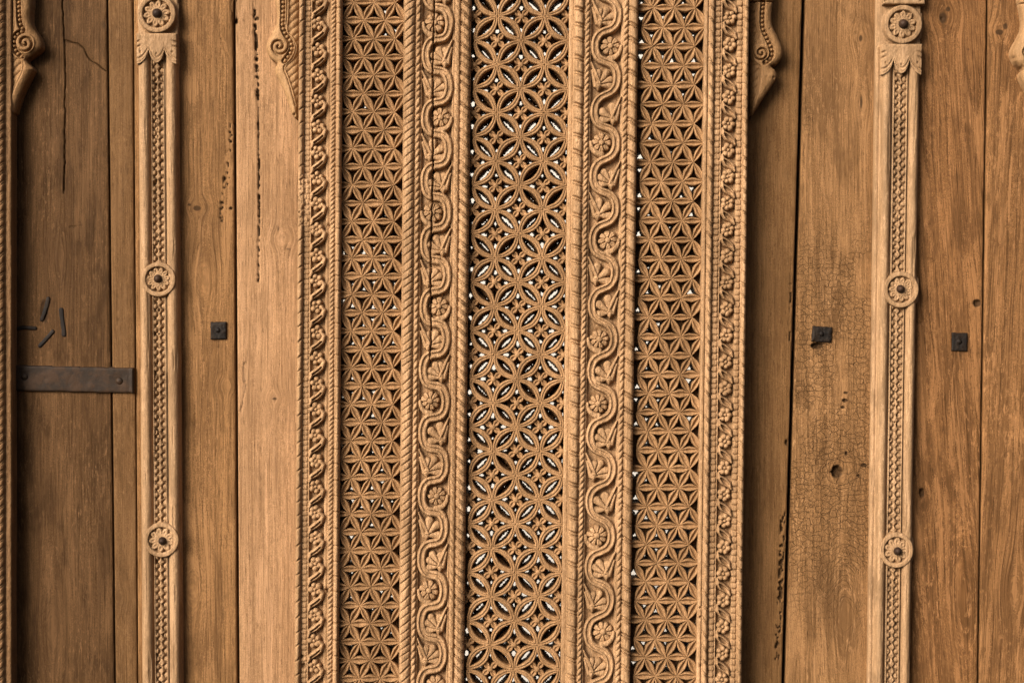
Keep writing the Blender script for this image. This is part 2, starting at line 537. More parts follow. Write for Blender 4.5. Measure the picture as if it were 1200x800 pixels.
plank(WL, 275.9, 372, M_p4, 4, ploc=lw, rise=1.0,
      cracks=(([(277, -10), (277.6, 26)], 0.8, 3), ([(298, 8), (299, 40), (301, 75), (303, 130), (303, 180), (304, 240), (303, 330)], 0.6, 2.2),
              ([(285, 425), (284, 440), (287, 452), (283, 470), (280, 482)], 0.6, 2.6), ([(285, 425), (288, 424), (287.5, 440), (286, 452)], 0.5, 2)),
      holes=((277.3, 25, 1.5, 3, 5), (302, 22, 1.2, 2, 3)),
      worm=(([(297.5, 5), (300, 45), (302, 112)], 2.8), ([(302, 112), (304, 200), (303, 330)], 1.7)),
      stains=((302, 130, 2.2, 110, 0.45), (326, 268, 2, 9, 0.7), (338, 292, 5, 2.5, 0.7), (333, 278, 2, 2, .6), (322, 467, 5, 2.5, 0.75), (287, 548, 4, 5, 0.3)))
plank(WL, -190, -42, M_p3, 5, ploc=lw, step=4.0)
slab("added_seam_backing", -195, 362, -60, 860, -60, -34, M_back, WL, lw)  # added behind the planks to stop sky showing through the seams

WR = empty("plank_wall", 1040, 400, -26)
tag(WR, "wall of old upright planks with a crackled varnish board and a slanting black gap", "wall", "plank walls beside the screen")
rw = tuple(WR.location)
plank(WR, 862, 940, M_p5, 11, taper=(0, -14), ploc=rw,
      worm=(([(935, 600), (935, 640), (934, 700), (932, 770)], 5.0), ([(937, 330), (937, 400)], 1.5)),
      stains=((925, 690, 6, 60, 0.35), (931, 520, 2, 5, 0.8), (899, 415, 3, 20, 0.25)), holes=((930, 518, 1.6, 3, 5),))


def crk(U, Y):
    a = sstep(190, 360, Y) * sstep(820, 600, Y) * sstep(0.30, 0.62, fbm(U / 24, Y / 50, 5) + 0.12)
    a = np.maximum(a, 0.5 * sstep(90, 110, Y) * sstep(200, 140, Y) * sstep(965, 950, U))
    return a * sstep(1040, 1030, U)


plank(WR, 944.2, 1054, M_p6, 12, taper=(-14, 0), ploc=rw, crackle=crk, step=1.2,
      cracks=(([(1010, 118), (1011, 135)], 0.7, 1.5), ([(954, 312), (975, 316), (990, 315)], 0.5, 1.2), ([(984, 500), (990, 510)], 0.5, 1)),
      holes=((986, 552, 5.5, 6.5, 8), (994, 469, 3, 1.8, 4), (995, 460, 2.2, 1.3, 3), (992, 477, 2, 1.3, 3), (963, 405, 6.5, 3.5, 6), (1009, 557, 1.8, 1.5, 3), (1015, 545, 3, 2, 2.5), (996, 531, 1.4, 2.2, 3), (930, 372, 4, 6, 2)),
      stains=((966, 412, 12, 16, 0.5), (982, 425, 26, 14, 0.3), (1009, 45, 3, 6, 0.9), (1010, 120, 2.5, 14, 0.8), (990, 668, 2, 40, .5), (985, 560, 16, 12, 0.35), (957, 173, 3, 2, .5), (965, 690, 18, 50, 0.28), (1008, 560, 10, 16, 0.3)))
plank(WR, 1054.8, 1156.4, M_p7, 13, ploc=rw,
      cracks=(([(1092, 303), (1101, 306)], 0.7, 2.5), ([(1080, 379), (1087, 379)], 0.6, 2)),
      holes=((1145, 355, 4, 4, 4), (1080, 577, 2.6, 5, 5), (1104, 22, 2, 2, 2)),
      stains=((1105, 21, 6, 9, 1.0), (1111, 11, 3.5, 4, 1.0), (1134, 58, 7, 3, 0.5), (1131, 150, 3, 12, .6), (1125, 416, 9, 16, 0.5), (1128, 295, 12, 34, 0.42), (1090, 280, 14, 14, 0.3), (1118, 470, 18, 80, 0.3), (1082, 590, 6, 20, 0.5), (1090, 640, 12, 40, 0.35), (1150, 340, 3, 20, 0.5), (1130, 160, 5, 24, 0.4)))
plank(WR, 1158.2, 1262, M_p8, 14, ploc=rw, rise=0.6,
      stains=((1171, 38, 6, 4, 1.0), (1178, 31, 4, 5, 0.9), (1166, 8, 5, 6, 0.5), (1157, 108, 3, 6, 0.6), (1163, 220, 6, 40, 0.35), (1185, 540, 18, 60, 0.3), (1180, 720, 22, 50, 0.35)))
plank(WR, 1264, 1400, M_p6, 15, ploc=rw, step=4.0)
slab("added_seam_backing", 868, 1405, -60, 860, -60, -34, M_back, WR, rw)  # added here too, blocks skylight in the seams and slanting gap

# ------------------------------------------------------------------ the carved screen
HS = 36.5                       # ground of the carved rails over the plank face
KS = kf(43.0)
scr = empty("carved_screen", 614, 400, 0, KS)
tag(scr, "tall carved wooden screen of four ornate rails and three pierced lattice panels", "screen")
sl = tuple(scr.location)
CRACK_X = ([-30, 0, 90, 200, 300, 400, 435], [509.5, 509, 507, 507.5, 504.5, 505, 503])


def rail_crack(U, Y):
    cx = np.interp(Y, *CRACK_X) + (noise(Y / 6, Y * 0, 2) - 0.5) * 1.6
    X = X_of(U, Y)
    return 8.0 * np.exp(-((X - cx) / 0.8) ** 2) * sstep(438, 405, Y)


def cord(U, Y, a, b, H, pitch, slope, gd=2.8, gw=0.85, double=2.7, seed=0, dots=False, flat=1.0):
    c = (a + b) / 2; w = (b - a) / 2
    s = (U - c) / w
    inside = np.abs(s) < 1
    prof = np.sqrt(np.clip(1 - np.abs(s) ** (2.2 * flat), 0, 1))
    ph = Y + slope * (U - c) + 5.0 * (noise(Y / 23, Y * 0, seed) - 0.5)
    f = np.mod(ph, pitch)
    g = np.exp(-((f - pitch / 2) / gw) ** 2)
    am = 0.55 + 0.8 * noise(np.floor(ph / pitch) * 3.7, U * 0, seed + 4)
    if double:
        g = np.maximum(g, 0.9 * np.exp(-((f - pitch / 2 - double) / gw) ** 2))
    h = H * prof - gd * g * np.clip(am, .5, 1.3) * np.clip(prof * 1.6, 0, 1)
    if dots:
        fy = np.mod(ph - pitch / 2 - 1.3, pitch) - pitch / 2
        for sx in ((-0.15 if pitch < 14 else -0.1),):
            h = h - 0.9 * np.exp(-((fy / 1.0) ** 2 + ((s - sx) * w / 0.9) ** 2))
    return np.where(inside, h, -9)


def braid(U, Y, a, b, H, pitch, slope, seed=0):
    c = (a + b) / 2; w = (b - a) / 2
    s = (U - c) / w
    prof = np.sqrt(np.clip(1 - np.abs(s) ** 3, 0, 1))
    ph = Y + slope * (U - c) + 3.0 * (noise(Y / 17, Y * 0, seed) - 0.5)
    am = 0.6 + 0.7 * noise(np.floor(ph / pitch) * 2.7, U * 0, seed + 4)
    q = np.abs(np.sin(PI * ph / pitch))
    h = H * prof * (1 - 0.52 * am * (1 - q ** 0.55))
    return np.where(np.abs(s) < 1, h, -9)


def beads(U, Y, a, b, H, pitch, seed=0):
    c = (a + b) / 2; w = (b - a) / 2
    s = (U - c) / w
    ph = Y + 3.5 * (noise(Y / 21, Y * 0, seed) - 0.5)
    f = (np.mod(ph, pitch) - pitch / 2) / (pitch * 0.46)
    wob = 0.10 * (noise(np.floor(ph / pitch) * 2.3, Y * 0, seed + 7) - 0.5)
    d = np.abs(s * (1.04 + wob)) ** 4 + np.abs(f * (1 + wob)) ** 4
    h = np.where(d < 1, H * (0.86 + 0.25 * wob) * np.clip(1 - d, 0, 1) ** 0.35, -1.2)
    return np.where(np.abs(s) < 1, h, -9)


def flat(U, a, b, H, r=0.8):
    d = np.minimum(U - a, b - U)
    return np.where(d > 0, H - 1.2 * np.exp(-d / r), -9)


def wear(U, Y, seed):
    return 0.9 * (fbm(U / 6, Y / 11, seed) - 0.5) + 0.5 * (fbm(U / 1.8, Y / 3.0, seed + 1, 2) - 0.5)


def mx(*a):
    r = a[0]
    for b in a[1:]:
        r = np.maximum(r, b)
    return r


def rail_outer_left(U, Y):
    h = np.zeros_like(U) - 4.2 * sstep(365, 367, U) * sstep(384, 382, U)
    h = mx(h, cord(U, Y, 350, 357.2, 6.5, 17, 0.8, seed=1, double=0), beads(U, Y, 357.4, 364, 2.2, 6.3, 2),
           flat(U, 364.2, 366, 1.6, 0.4), flat(U, 382.6, 387, 0.6, 0.5),
           braid(U, Y, 387.2, 393.8, 4.8, 5.6, 0.9, 4), cord(U, Y, 393.8, 400.8, 6.8, 18.5, -0.15, seed=5, double=0, gd=2.6))
    # worm-eaten length near the upper left
    rt = sstep(196, 214, Y) * sstep(272, 255, Y) * sstep(368, 358, U)
    h = h * (1 - 0.5 * rt) + rt * 4.2 * (fbm(U / 2.2, Y / 3.0, 8, 2) - 0.45)
    for (x, y, r, d) in ((386, 266, 4, 3), (383, 693, 3, 5), (355, 780, 2.5, 5), (353, 770, 2, 4), (386, 700, 1.5, 4), (374, 503, 1.2, 2), (398, 562, 1.5, 2)):
        uu = U_of(x, y)
        dd = np.hypot(U - uu, Y - y) / r
        h = h - d * np.exp(-dd ** 2) * (0.5 + noise(U / 1.3, Y / 1.3, 3))
    return h + HS + wear(U, Y, 11)


def rail_outer_right(U, Y):
    h = np.zeros_like(U) - 4.2 * sstep(846.5, 848.5, U) * sstep(865, 863.5, U)
    h = mx(h, flat(U, 826, 830.8, 3.0, 0.5), cord(U, Y, 831, 838.8, 6.8, 15.6, -1.0, seed=7, double=2.6), beads(U, Y, 839, 846, 2.8, 6.9, 8),
           flat(U, 846.1, 847.6, 2.2, 0.4), beads(U, Y, 864.6, 871.4, 2.8, 7.5, 9),
           cord(U, Y, 871.6, 878.8, 6.6, 13.5, -0.6, seed=10, double=2.4))
    for (x, y, r, d) in ((853, 290, 2.2, 4), (821, 712, 1.3, 3), (821, 723, 1.3, 3), (822, 780, 2, 3)):
        uu = U_of(x, y)
        h = h - d * np.exp(-(np.hypot(U - uu, Y - y) / r) ** 2)
    return h + HS + wear(U, Y, 12)


LN = [(27 + 36.95 * n, n % 2 == 0) for n in range(-1, 23)]          # y of each bend, True = bend to the right
LF = {0, 3, 6, 9, 12, 15, 18, 21}
RY = [-22, 17, 54, 90.5, 131, 166.5, 207, 243.5, 281, 319, 357.5, 397, 435, 473, 511, 549, 588, 628, 665, 702.5, 741, 780, 818]
RF = {1, 4, 7, 10, 12, 16, 19}
LC, RC = 513.2, 711.6           # axis of the two scrolls at the top


def pits(U, Y, xc, loops):
    h = 0 * U
    for (y, right, fl) in loops:
        s = 1 if right else -1
        if not fl:
            d = np.sqrt(((U - xc - s * 4.5) / 5.5) ** 2 + ((Y - y - 9.5) / 3.6) ** 2)
            h = h - 6.5 * sstep(1.15, 0.55, d)
        else:
            h = h - 1.2 * sstep(1.2, 0.7, np.hypot(U - xc + s * 4, Y - y) / 13)
    return h


L_loops = [(y, r, (n - 1) in LF) for n, (y, r) in enumerate(LN)]
R_loops = [(y, (i - 1) % 2 == 0, (i - 1) in RF) for i, y in enumerate(RY)]


def rail_inner_left(U, Y):
    h = -3.6 + 0 * U
    h = mx(h, cord(U, Y, 472.8, 487, 7.6, 9.4, 0.75, seed=13, double=0, gd=2.2, gw=0.8, flat=1.25), braid(U, Y, 487, 493.6, 5.4, 8.3, 0.9, 14),
           flat(U, 493.4, 495.2, 1.8, 0.4), flat(U, 530.6, 533.2, 1.8, 0.4),
           braid(U, Y, 533.2, 540.2, 5.4, 9.6, -0.9, 15), cord(U, Y, 540.2, 552.4, 7.6, 11.6, -0.75, seed=16, double=2.6, gd=4.2, gw=1.0, dots=True, flat=1.1))
    h = h + pits(U, Y, LC, L_loops) * (np.abs(U - LC) < 17)
    return h + HS + wear(U, Y, 17) - rail_crack(U, Y)


def rail_inner_right(U, Y):
    h = -3.6 + 0 * U
    h = mx(h, flat(U, 667.4, 673.4, -1.0, 0.6), cord(U, Y, 673.6, 685.6, 7.6, 18.6, -0.3, seed=18, double=3.4, gd=4.6, gw=1.1, dots=True, flat=1.15), braid(U, Y, 685.6, 692.2, 5.4, 7.0, 1.0, 19),
           flat(U, 692, 693.8, 2.2, 0.4), flat(U, 728.8, 730.6, 1.8, 0.4),
           braid(U, Y, 730.6, 737.2, 5.4, 8.0, 1.0, 20), cord(U, Y, 737.2, 748.8, 7.6, 18.8, -0.55, seed=21, double=3.6, gd=4.6, gw=1.1, flat=1.15))
    h = h + pits(U, Y, RC, R_loops) * (np.abs(U - RC) < 17)
    return h + HS + wear(U, Y, 22)


EDGE = dict(amp=1.2, step=0.62, stepy=0.8, k=KS, skirt=-1, parent=scr, ploc=sl)
RL0 = relief("outer_rail", rail_outer_left, 350, 400.8, -24, 824, mat=M_rail, **EDGE)
RL1 = relief("inner_rail", rail_inner_left, 472.8, 552.4, -24, 824, mat=M_rail, **EDGE)
RL2 = relief("inner_rail", rail_inner_right, 667.4, 748.8, -24, 824, mat=M_rail, **EDGE)
RL3 = relief("outer_rail", rail_outer_right, 826, 878.8, -24, 824, mat=M_rail, **EDGE)


def wl(o):
    """location of an object whose ancestors are unrotated"""
    v = Vector(o.location); p = o.parent
    while p is not None:
        v += Vector(p.location); p = p.parent
    return tuple(v)


def capsule(U, Y, pts, rad, H, flatp=1.0):
    """rounded finger along pts with radius list rad and height H"""
    best = np.full(U.shape, -9.0)
    n = len(pts) - 1
    for i in range(n):
        ax, ay = pts[i]; bx, by = pts[i + 1]
        vx, vy = bx - ax, by - ay
        t = np.clip(((U - ax) * vx + (Y - ay) * vy) / (vx * vx + vy * vy + 1e-9), 0, 1)
        r = rad[i] + (rad[i + 1] - rad[i]) * t
        d = np.hypot(U - ax - t * vx, Y - ay - t * vy) / r
        h = np.where(d < 1, H * np.sqrt(np.clip(1 - d ** (2 * flatp), 0, 1)) , -2.5 - 12 * (d - 1))
        best = np.maximum(best, h)
    return best


def scroll_path(xc, loops, A=13.4, B=3.5):
    pts = []
    for i in range(len(loops) - 1):
        y0, r0, _ = loops[i]; y1 = loops[i + 1][0]
        s = 1 if r0 else -1
        for q in range(14):
            ph = PI * q / 14
            t = ph / PI
            pts.append((xc + s * A * math.cos(ph), y0 + (y1 - y0) * t + B * math.sin(2 * ph)))
    return pts


def vine_fn(xc, loops, seed, crack):
    pts = scroll_path(xc, loops, 14.0 if crack else 13.4, 5.2 if crack else 3.6)
    tails = []
    for (y, right, fl) in loops:
        s = 1 if right else -1
        if fl:   # the curl that closes round the flower
            cx, cy = xc - s * 3.0, y
            tp = []
            for q in range(9):
                a = math.radians(95 + 85 * q / 8)
                tp.append((cx + s * 14.0 * math.cos(a), cy + 14.5 * math.sin(a)))
            tails.append(tp)

    def fn(U, Y):
        d = np.full(U.shape, 99.0)
        for (a, b) in zip(pts[:-1], pts[1:]):
            lo, hi = min(a[1], b[1]) - 8, max(a[1], b[1]) + 8
            r0, r1 = np.searchsorted(Y[:, 0], [lo, hi])
            if r1 <= r0: continue
            u, y = U[r0:r1], Y[r0:r1]
            vx, vy = b[0] - a[0], b[1] - a[1]
            t = np.clip(((u - a[0]) * vx + (y - a[1]) * vy) / (vx * vx + vy * vy), 0, 1)
            d[r0:r1] = np.minimum(d[r0:r1], np.hypot(u - a[0] - t * vx, y - a[1] - t * vy))
        w = (5.4 if crack else 5.0) + 0.8 * (noise(Y / 12, U * 0, seed) - 0.5)
        q = d / w
        h = np.where(q < 1, 5.2 * np.clip(1 - q ** 5, 0, 1) ** 0.5, -2.5 - 22 * (q - 1))
        h = h - 2.2 * np.exp(-((d - 0.9) / 0.85) ** 2) * (q < 1) - 0.8 * np.exp(-(d / 0.6) ** 2)
        for tp in tails:
            r0, r1 = np.searchsorted(Y[:, 0], [tp[0][1] - 26, tp[0][1] + 10])
            if r1 <= r0: continue
            rr = np.linspace(4.2, 2.2, len(tp))
            h[r0:r1] = np.maximum(h[r0:r1], capsule(U[r0:r1], Y[r0:r1], tp, rr, 4.6, 1.6))
        h = h + 1.5 * wear(U, Y, seed)
        if crack: h = h - rail_crack(U, Y) * (h > -4)
        return h + HS
    return fn


def flower_fn(cx, cy, R, n, a0, H, seed, crack):
    def fn(U, Y):
        dx, dy = U - cx, Y - cy
        r = np.hypot(dx, dy); a = np.arctan2(dy, dx) + 0.12 * (noise(U / 5, Y / 5, seed) - 0.5)
        m = np.mod((a - a0) * n / (2 * PI), 1.0) - 0.5
        m2 = np.abs(m) * 2
        rim = R * (1 - 0.20 * m2 ** 3.0) * (1 + 0.12 * (noise(np.floor((a - a0) * n / 2 / PI) * 3.1, U * 0, seed) - 0.5))
        q = r / rim
        body = np.where(q < 1, np.sqrt(np.clip(1 - q ** 4, 0, 1)), -0.5 - 9 * (q - 1))
        h = H * body
        h = h - 2.2 * np.exp(-((1 - m2) * r * PI / n / 0.8) ** 2) * sstep(R * 0.22, R * 0.45, r)
        h = h - 0.9 * np.exp(-((r - R * 0.62) / (R * 0.2)) ** 2) * np.exp(-(m2 * 1.8) ** 2)
        rb = R * 0.27
        btn = np.where(r < rb, H * 0.92 + 1.5 * np.sqrt(np.clip(1 - (r / rb) ** 2, 0, 1)), -9)
        h = np.where(np.abs(r - rb - 0.5) < 0.7, h - 1.2, h)
        h = mx(h, btn) + 0.8 * wear(U, Y, seed)
        if crack: h = h - rail_crack(U, Y) * (h > -0.5)
        return h + HS
    return fn


def spray_fn(xc, y, s, seed, crack, rr):
    """fan of rounded lobes; s = +1 when it opens to the right of the axis"""
    bx, by = xc + s * (8.5 + rr.uniform(-.8, .8)), y + 8.5
    lobes = []
    n = rr.choice([3, 4, 4])
    for i in range(n):
        an = math.radians(174 + (96 if n == 4 else 88) * i / (n - 1) + rr.uniform(-5, 5))
        L = (18.0, 20, 20, 17.0)[i] * rr.uniform(0.92, 1.04)
        p0 = (bx + s * 4.0 * math.cos(an), by + 4.0 * math.sin(an))
        p1 = (bx + s * (L - 3.4) * math.cos(an), by + (L - 3.4) * math.sin(an))
        lobes.append(([p0, p1], [2.6, 5.3 if n == 3 else 4.6]))

    def fn(U, Y):
        h = np.full(U.shape, -9.0)
        for k_, (p, r) in enumerate(lobes):
            L = capsule(U, Y, p, r, 4.0 + 0.3 * math.sin(k_ * 2.1), 1.3)
            h = np.maximum(h, L)
        # creases where lobes meet
        srt = np.sort(np.stack([capsule(U, Y, p, r, 4.0, 1.3) for p, r in lobes]), 0)
        h = h - 2.2 * np.exp(-((srt[-1] - srt[-2]) / 0.7) ** 2) * (srt[-2] > 0)
        h = h + 1.2 * wear(U, Y, seed)
        if crack: h = h - rail_crack(U, Y) * (h > -0.5)
        return h + HS
    return fn, (bx, by)


def spike_fn(xc, y, s, bx, by, seed, crack):
    def fn(U, Y):
        a = (xc + s * 17.5, y - 17.5); b = (bx - s * 2.0, by - 1.5)
        h = capsule(U, Y, [a, ((a[0] + b[0]) / 2 - s * 0.4, (a[1] + b[1]) / 2 + 0.6), b], [1.2, 3.0, 2.2], 5.2, 0.9)
        h = mx(h, capsule(U, Y, [(xc + s * 16.5, y - 8), (bx + s * 3.0, by + 1)], [1.8, 3.0], 3.8))
        d = (np.abs(U - bx) / 6.0 + np.abs(Y - by - 0.5) / 7.4)
        bud = np.where(d < 1, 5.2 * np.sqrt(np.clip(1 - d ** 2, 0, 1)), -2.5 - 14 * (d - 1))
        bud = bud - 1.1 * np.exp(-((Y - by + 0.6 - 0.5 * np.abs(U - bx)) / 0.6) ** 2)
        h = mx(h, bud) + 0.7 * wear(U, Y, seed)
        if crack: h = h - rail_crack(U, Y) * (h > -0.5)
        return h + HS
    return fn


for (railo, xc, loops, crack, seed) in ((RL1, LC, L_loops, True, 30), (RL2, RC, R_loops, False, 40)):
    pl = wl(railo)
    rr = random.Random(seed)
    relief("scroll_vine", vine_fn(xc, loops, seed, crack), xc - 19, xc + 19, -24, 824, 0.55, M_rail, k=KS, amp=1.2, cut=HS - 7, parent=railo, ploc=pl)
    for i, (y, right, fl) in enumerate(loops):
        if y < -26 or y > 828: continue
        s = 1 if right else -1
        if fl:
            cx = xc - s * (4.2 + rr.uniform(-.4, .6))
            R = 11.8 + rr.uniform(-.5, .5)
            n = rr.choice([8, 8, 9, 9])
            relief("flower", flower_fn(cx, y + rr.uniform(-.6, .6), R, n, rr.uniform(0, 6), 4.7, seed + i, crack and y < 440),
                   cx - 12.5, cx + 12.5, y - 12.5, y + 12.5, 0.5, M_rail, k=KS, amp=1.2, cut=HS - 7, parent=railo, ploc=pl)
        else:
            fn, (bx, by) = spray_fn(xc, y, -s, seed + i, crack and y < 440, rr)
            relief("leaf_spray", fn, xc - 20, xc + 20, y - 20, y + 15, 0.55, M_rail, k=KS, amp=1.2, cut=HS - 7, parent=railo, ploc=pl)
            relief("bud", spike_fn(xc, y, -s, bx, by, seed + i, crack and y < 440), xc - 20, xc + 20, y - 20, y + 18, 0.5, M_rail, k=KS, amp=1.2, cut=HS - 7, parent=railo, ploc=pl)


def ball(U, Y, cx, cy, r, H):
    d = np.hypot(U - cx, Y - cy) / r
    return np.where(d < 1, H * np.sqrt(np.clip(1 - d * d, 0, 1)) , -2.5 - 9 * (d - 1))


def cluster_fn(cx, cy, n, R, r, seed, rr, mid=True):
    a0 = rr.uniform(0, 6)
    C = [(cx + R * math.cos(a0 + 2 * PI * i / n) * 0.92, cy + R * math.sin(a0 + 2 * PI * i / n) * 1.05, r * rr.uniform(.88, 1.08)) for i in range(n)]

    def fn(U, Y):
        h = np.full(U.shape, -9.0)
        for (x, y, q) in C:
            h = mx(h, ball(U, Y, x, y, q, 4.6))
        if mid: h = mx(h, ball(U, Y, cx, cy, 2.2, 4.4))
        return h + HS + 0.6 * wear(U, Y, seed)
    return fn


rr = random.Random(5)
pl = wl(RL0)
for k_ in range(-2, 27):
    y = 42 + 30.15 * k_
    c = 374.3
    j = rr.uniform(-.6, .6)

    def stem(U, Y, c=c, y=y, j=j, k_=k_):
        p = [(c - 8.5, y + 10.0), (c - 6.5, y + 4), (c - 0.5 + j, y + 0.5), (c + 5.0, y - 4), (c + 7.6, y - 10), (c + 4.2, y - 14.0)]
        h = capsule(U, Y, p, [1.6, 3.0, 3.8, 3.5, 2.7, 1.9], 5.0, 1.2)
        q = polyd(U, Y, [(c - 5.0, y + 4.4), (c + 0.2, y + 0.8), (c + 4.6, y - 3.4)])
        h = h - 4.2 * sstep(1.25, 0.7, q / 1.0)
        h = mx(h, ball(U, Y, c + 6.6, y + 6.5, 2.2, 2.5) * 0 - 9)
        return h + HS + 0.6 * wear(U, Y, 50 + k_)
    relief("leaf", stem, c - 11, c + 11, y - 18, y + 13, 0.5, M_rail, k=KS, amp=1.2, cut=HS - 7, parent=RL0, ploc=pl)
    relief("flower", cluster_fn(c - 1.2 + j, y - 14.5, rr.choice([5, 5, 6]), 5.2, 3.5, 80 + k_, rr), c - 10, c + 10, y - 23, y - 6, 0.5, M_rail, k=KS, amp=1.2, cut=HS - 7, parent=RL0, ploc=pl)
pl = wl(RL3)
for k_ in range(-1, 27):
    y = 5 + 31.05 * k_
    c = 856.2
    j = rr.uniform(-.5, .5)

    def leaf(U, Y, c=c, y=y, j=j, k_=k_):
        a = (c - 7.4, y - 9.5); b = (c + 7.4 + j * .5, y + 9.0)
        p = [a, (c - 6.0, y - 4.5), (c - 1.2, y - 0.2), (c + 4.4, y + 3.6), b]
        h = capsule(U, Y, p, [1.6, 3.4, 4.8, 4.1, 1.6], 5.8, 1.0)
        p2 = [(c - 5.4, y - 4.4), (c - 1.0, y + 0.1), (c + 4.4, y + 4.4)]
        tt = np.clip(((U - c + 6) + (Y - y + 5)) / 22.0, 0, 1)
        wg = 2.3 * np.sin(PI * tt) ** 0.8 + 0.05
        h = h - 6.0 * sstep(1.15, 0.7, polyd(U, Y, p2) / wg)
        h = mx(h, capsule(U, Y, [(c - 7.2, y - 10), (c - 3.5, y - 13)], [1.6, 1.3], 3.6))
        return h + HS + 0.6 * wear(U, Y, 120 + k_)
    relief("leaf", leaf, c - 11, c + 11, y - 15, y + 12, 0.5, M_rail, k=KS, amp=1.2, cut=HS - 7, parent=RL3, ploc=pl)
    relief("flower", cluster_fn(c + j, y + 15.4, 6, 5.3, 3.5, 150 + k_, rr), c - 10, c + 10, y + 6, y + 25, 0.5, M_rail, k=KS, amp=1.2, cut=HS - 7, parent=RL3, ploc=pl)

# ------------------------------------------------------------------ pierced lattices
HT = 33.0        # face of the lattice ribs
HB = 19.0        # floor between the ribs


def loft(sections, mat, name):
    """sections: list of rings (open strips) of equal length -> smooth quads"""
    n = len(sections[0])
    V = [p for s in sections for p in s]
    F = []
    for i in range(len(sections) - 1):
        for j in range(n - 1):
            F.append((i * n + j, (i + 1) * n + j, (i + 1) * n + j + 1, i * n + j + 1))
    return V, F


def petal_mesh(L, W, seed, variants=1):
    """a slim boat-shaped leaf with raised rims, along local X, facing -Y"""
    r = random.Random(seed)
    secs = []
    N = 13
    k = KS
    for i in range(N):
        t = i / (N - 1)
        x = (t - 0.5) * L
        w = W * (math.sin(PI * min(1, max(0, 0.02 + 0.96 * t))) ** 1.1) * (1 + r.uniform(-.05, .05)) + 0.3
        hol = 3.4 * math.sin(PI * t) ** 1.2
        crown = -2.0 * abs(2 * t - 1) ** 3 + r.uniform(-.12, .12)
        prof = [(-1.10, -13), (-1.02, -2.2), (-0.90, -0.5), (-0.72, 0.1), (-0.50, -0.06 * hol), (-0.32, -0.75 * hol), (0, -1.15 * hol),
                (0.32, -0.75 * hol), (0.50, -0.06 * hol), (0.72, 0.1), (0.90, -0.5), (1.02, -2.2), (1.10, -13)]
        cz = r.uniform(-.15, .15)
        secs.append([(x * S * k, -(hh + crown) * S, (z * w + cz) * S * k) for (z, hh) in prof])
    V, F = loft(secs, None, "petal")
    return V, F


MISS = set()
petal_vf = [petal_mesh(24.6, 4.15, s) for s in range(8)]
petal_me = [mesh_from("petal", v, f, M_jali) for v, f in petal_vf]


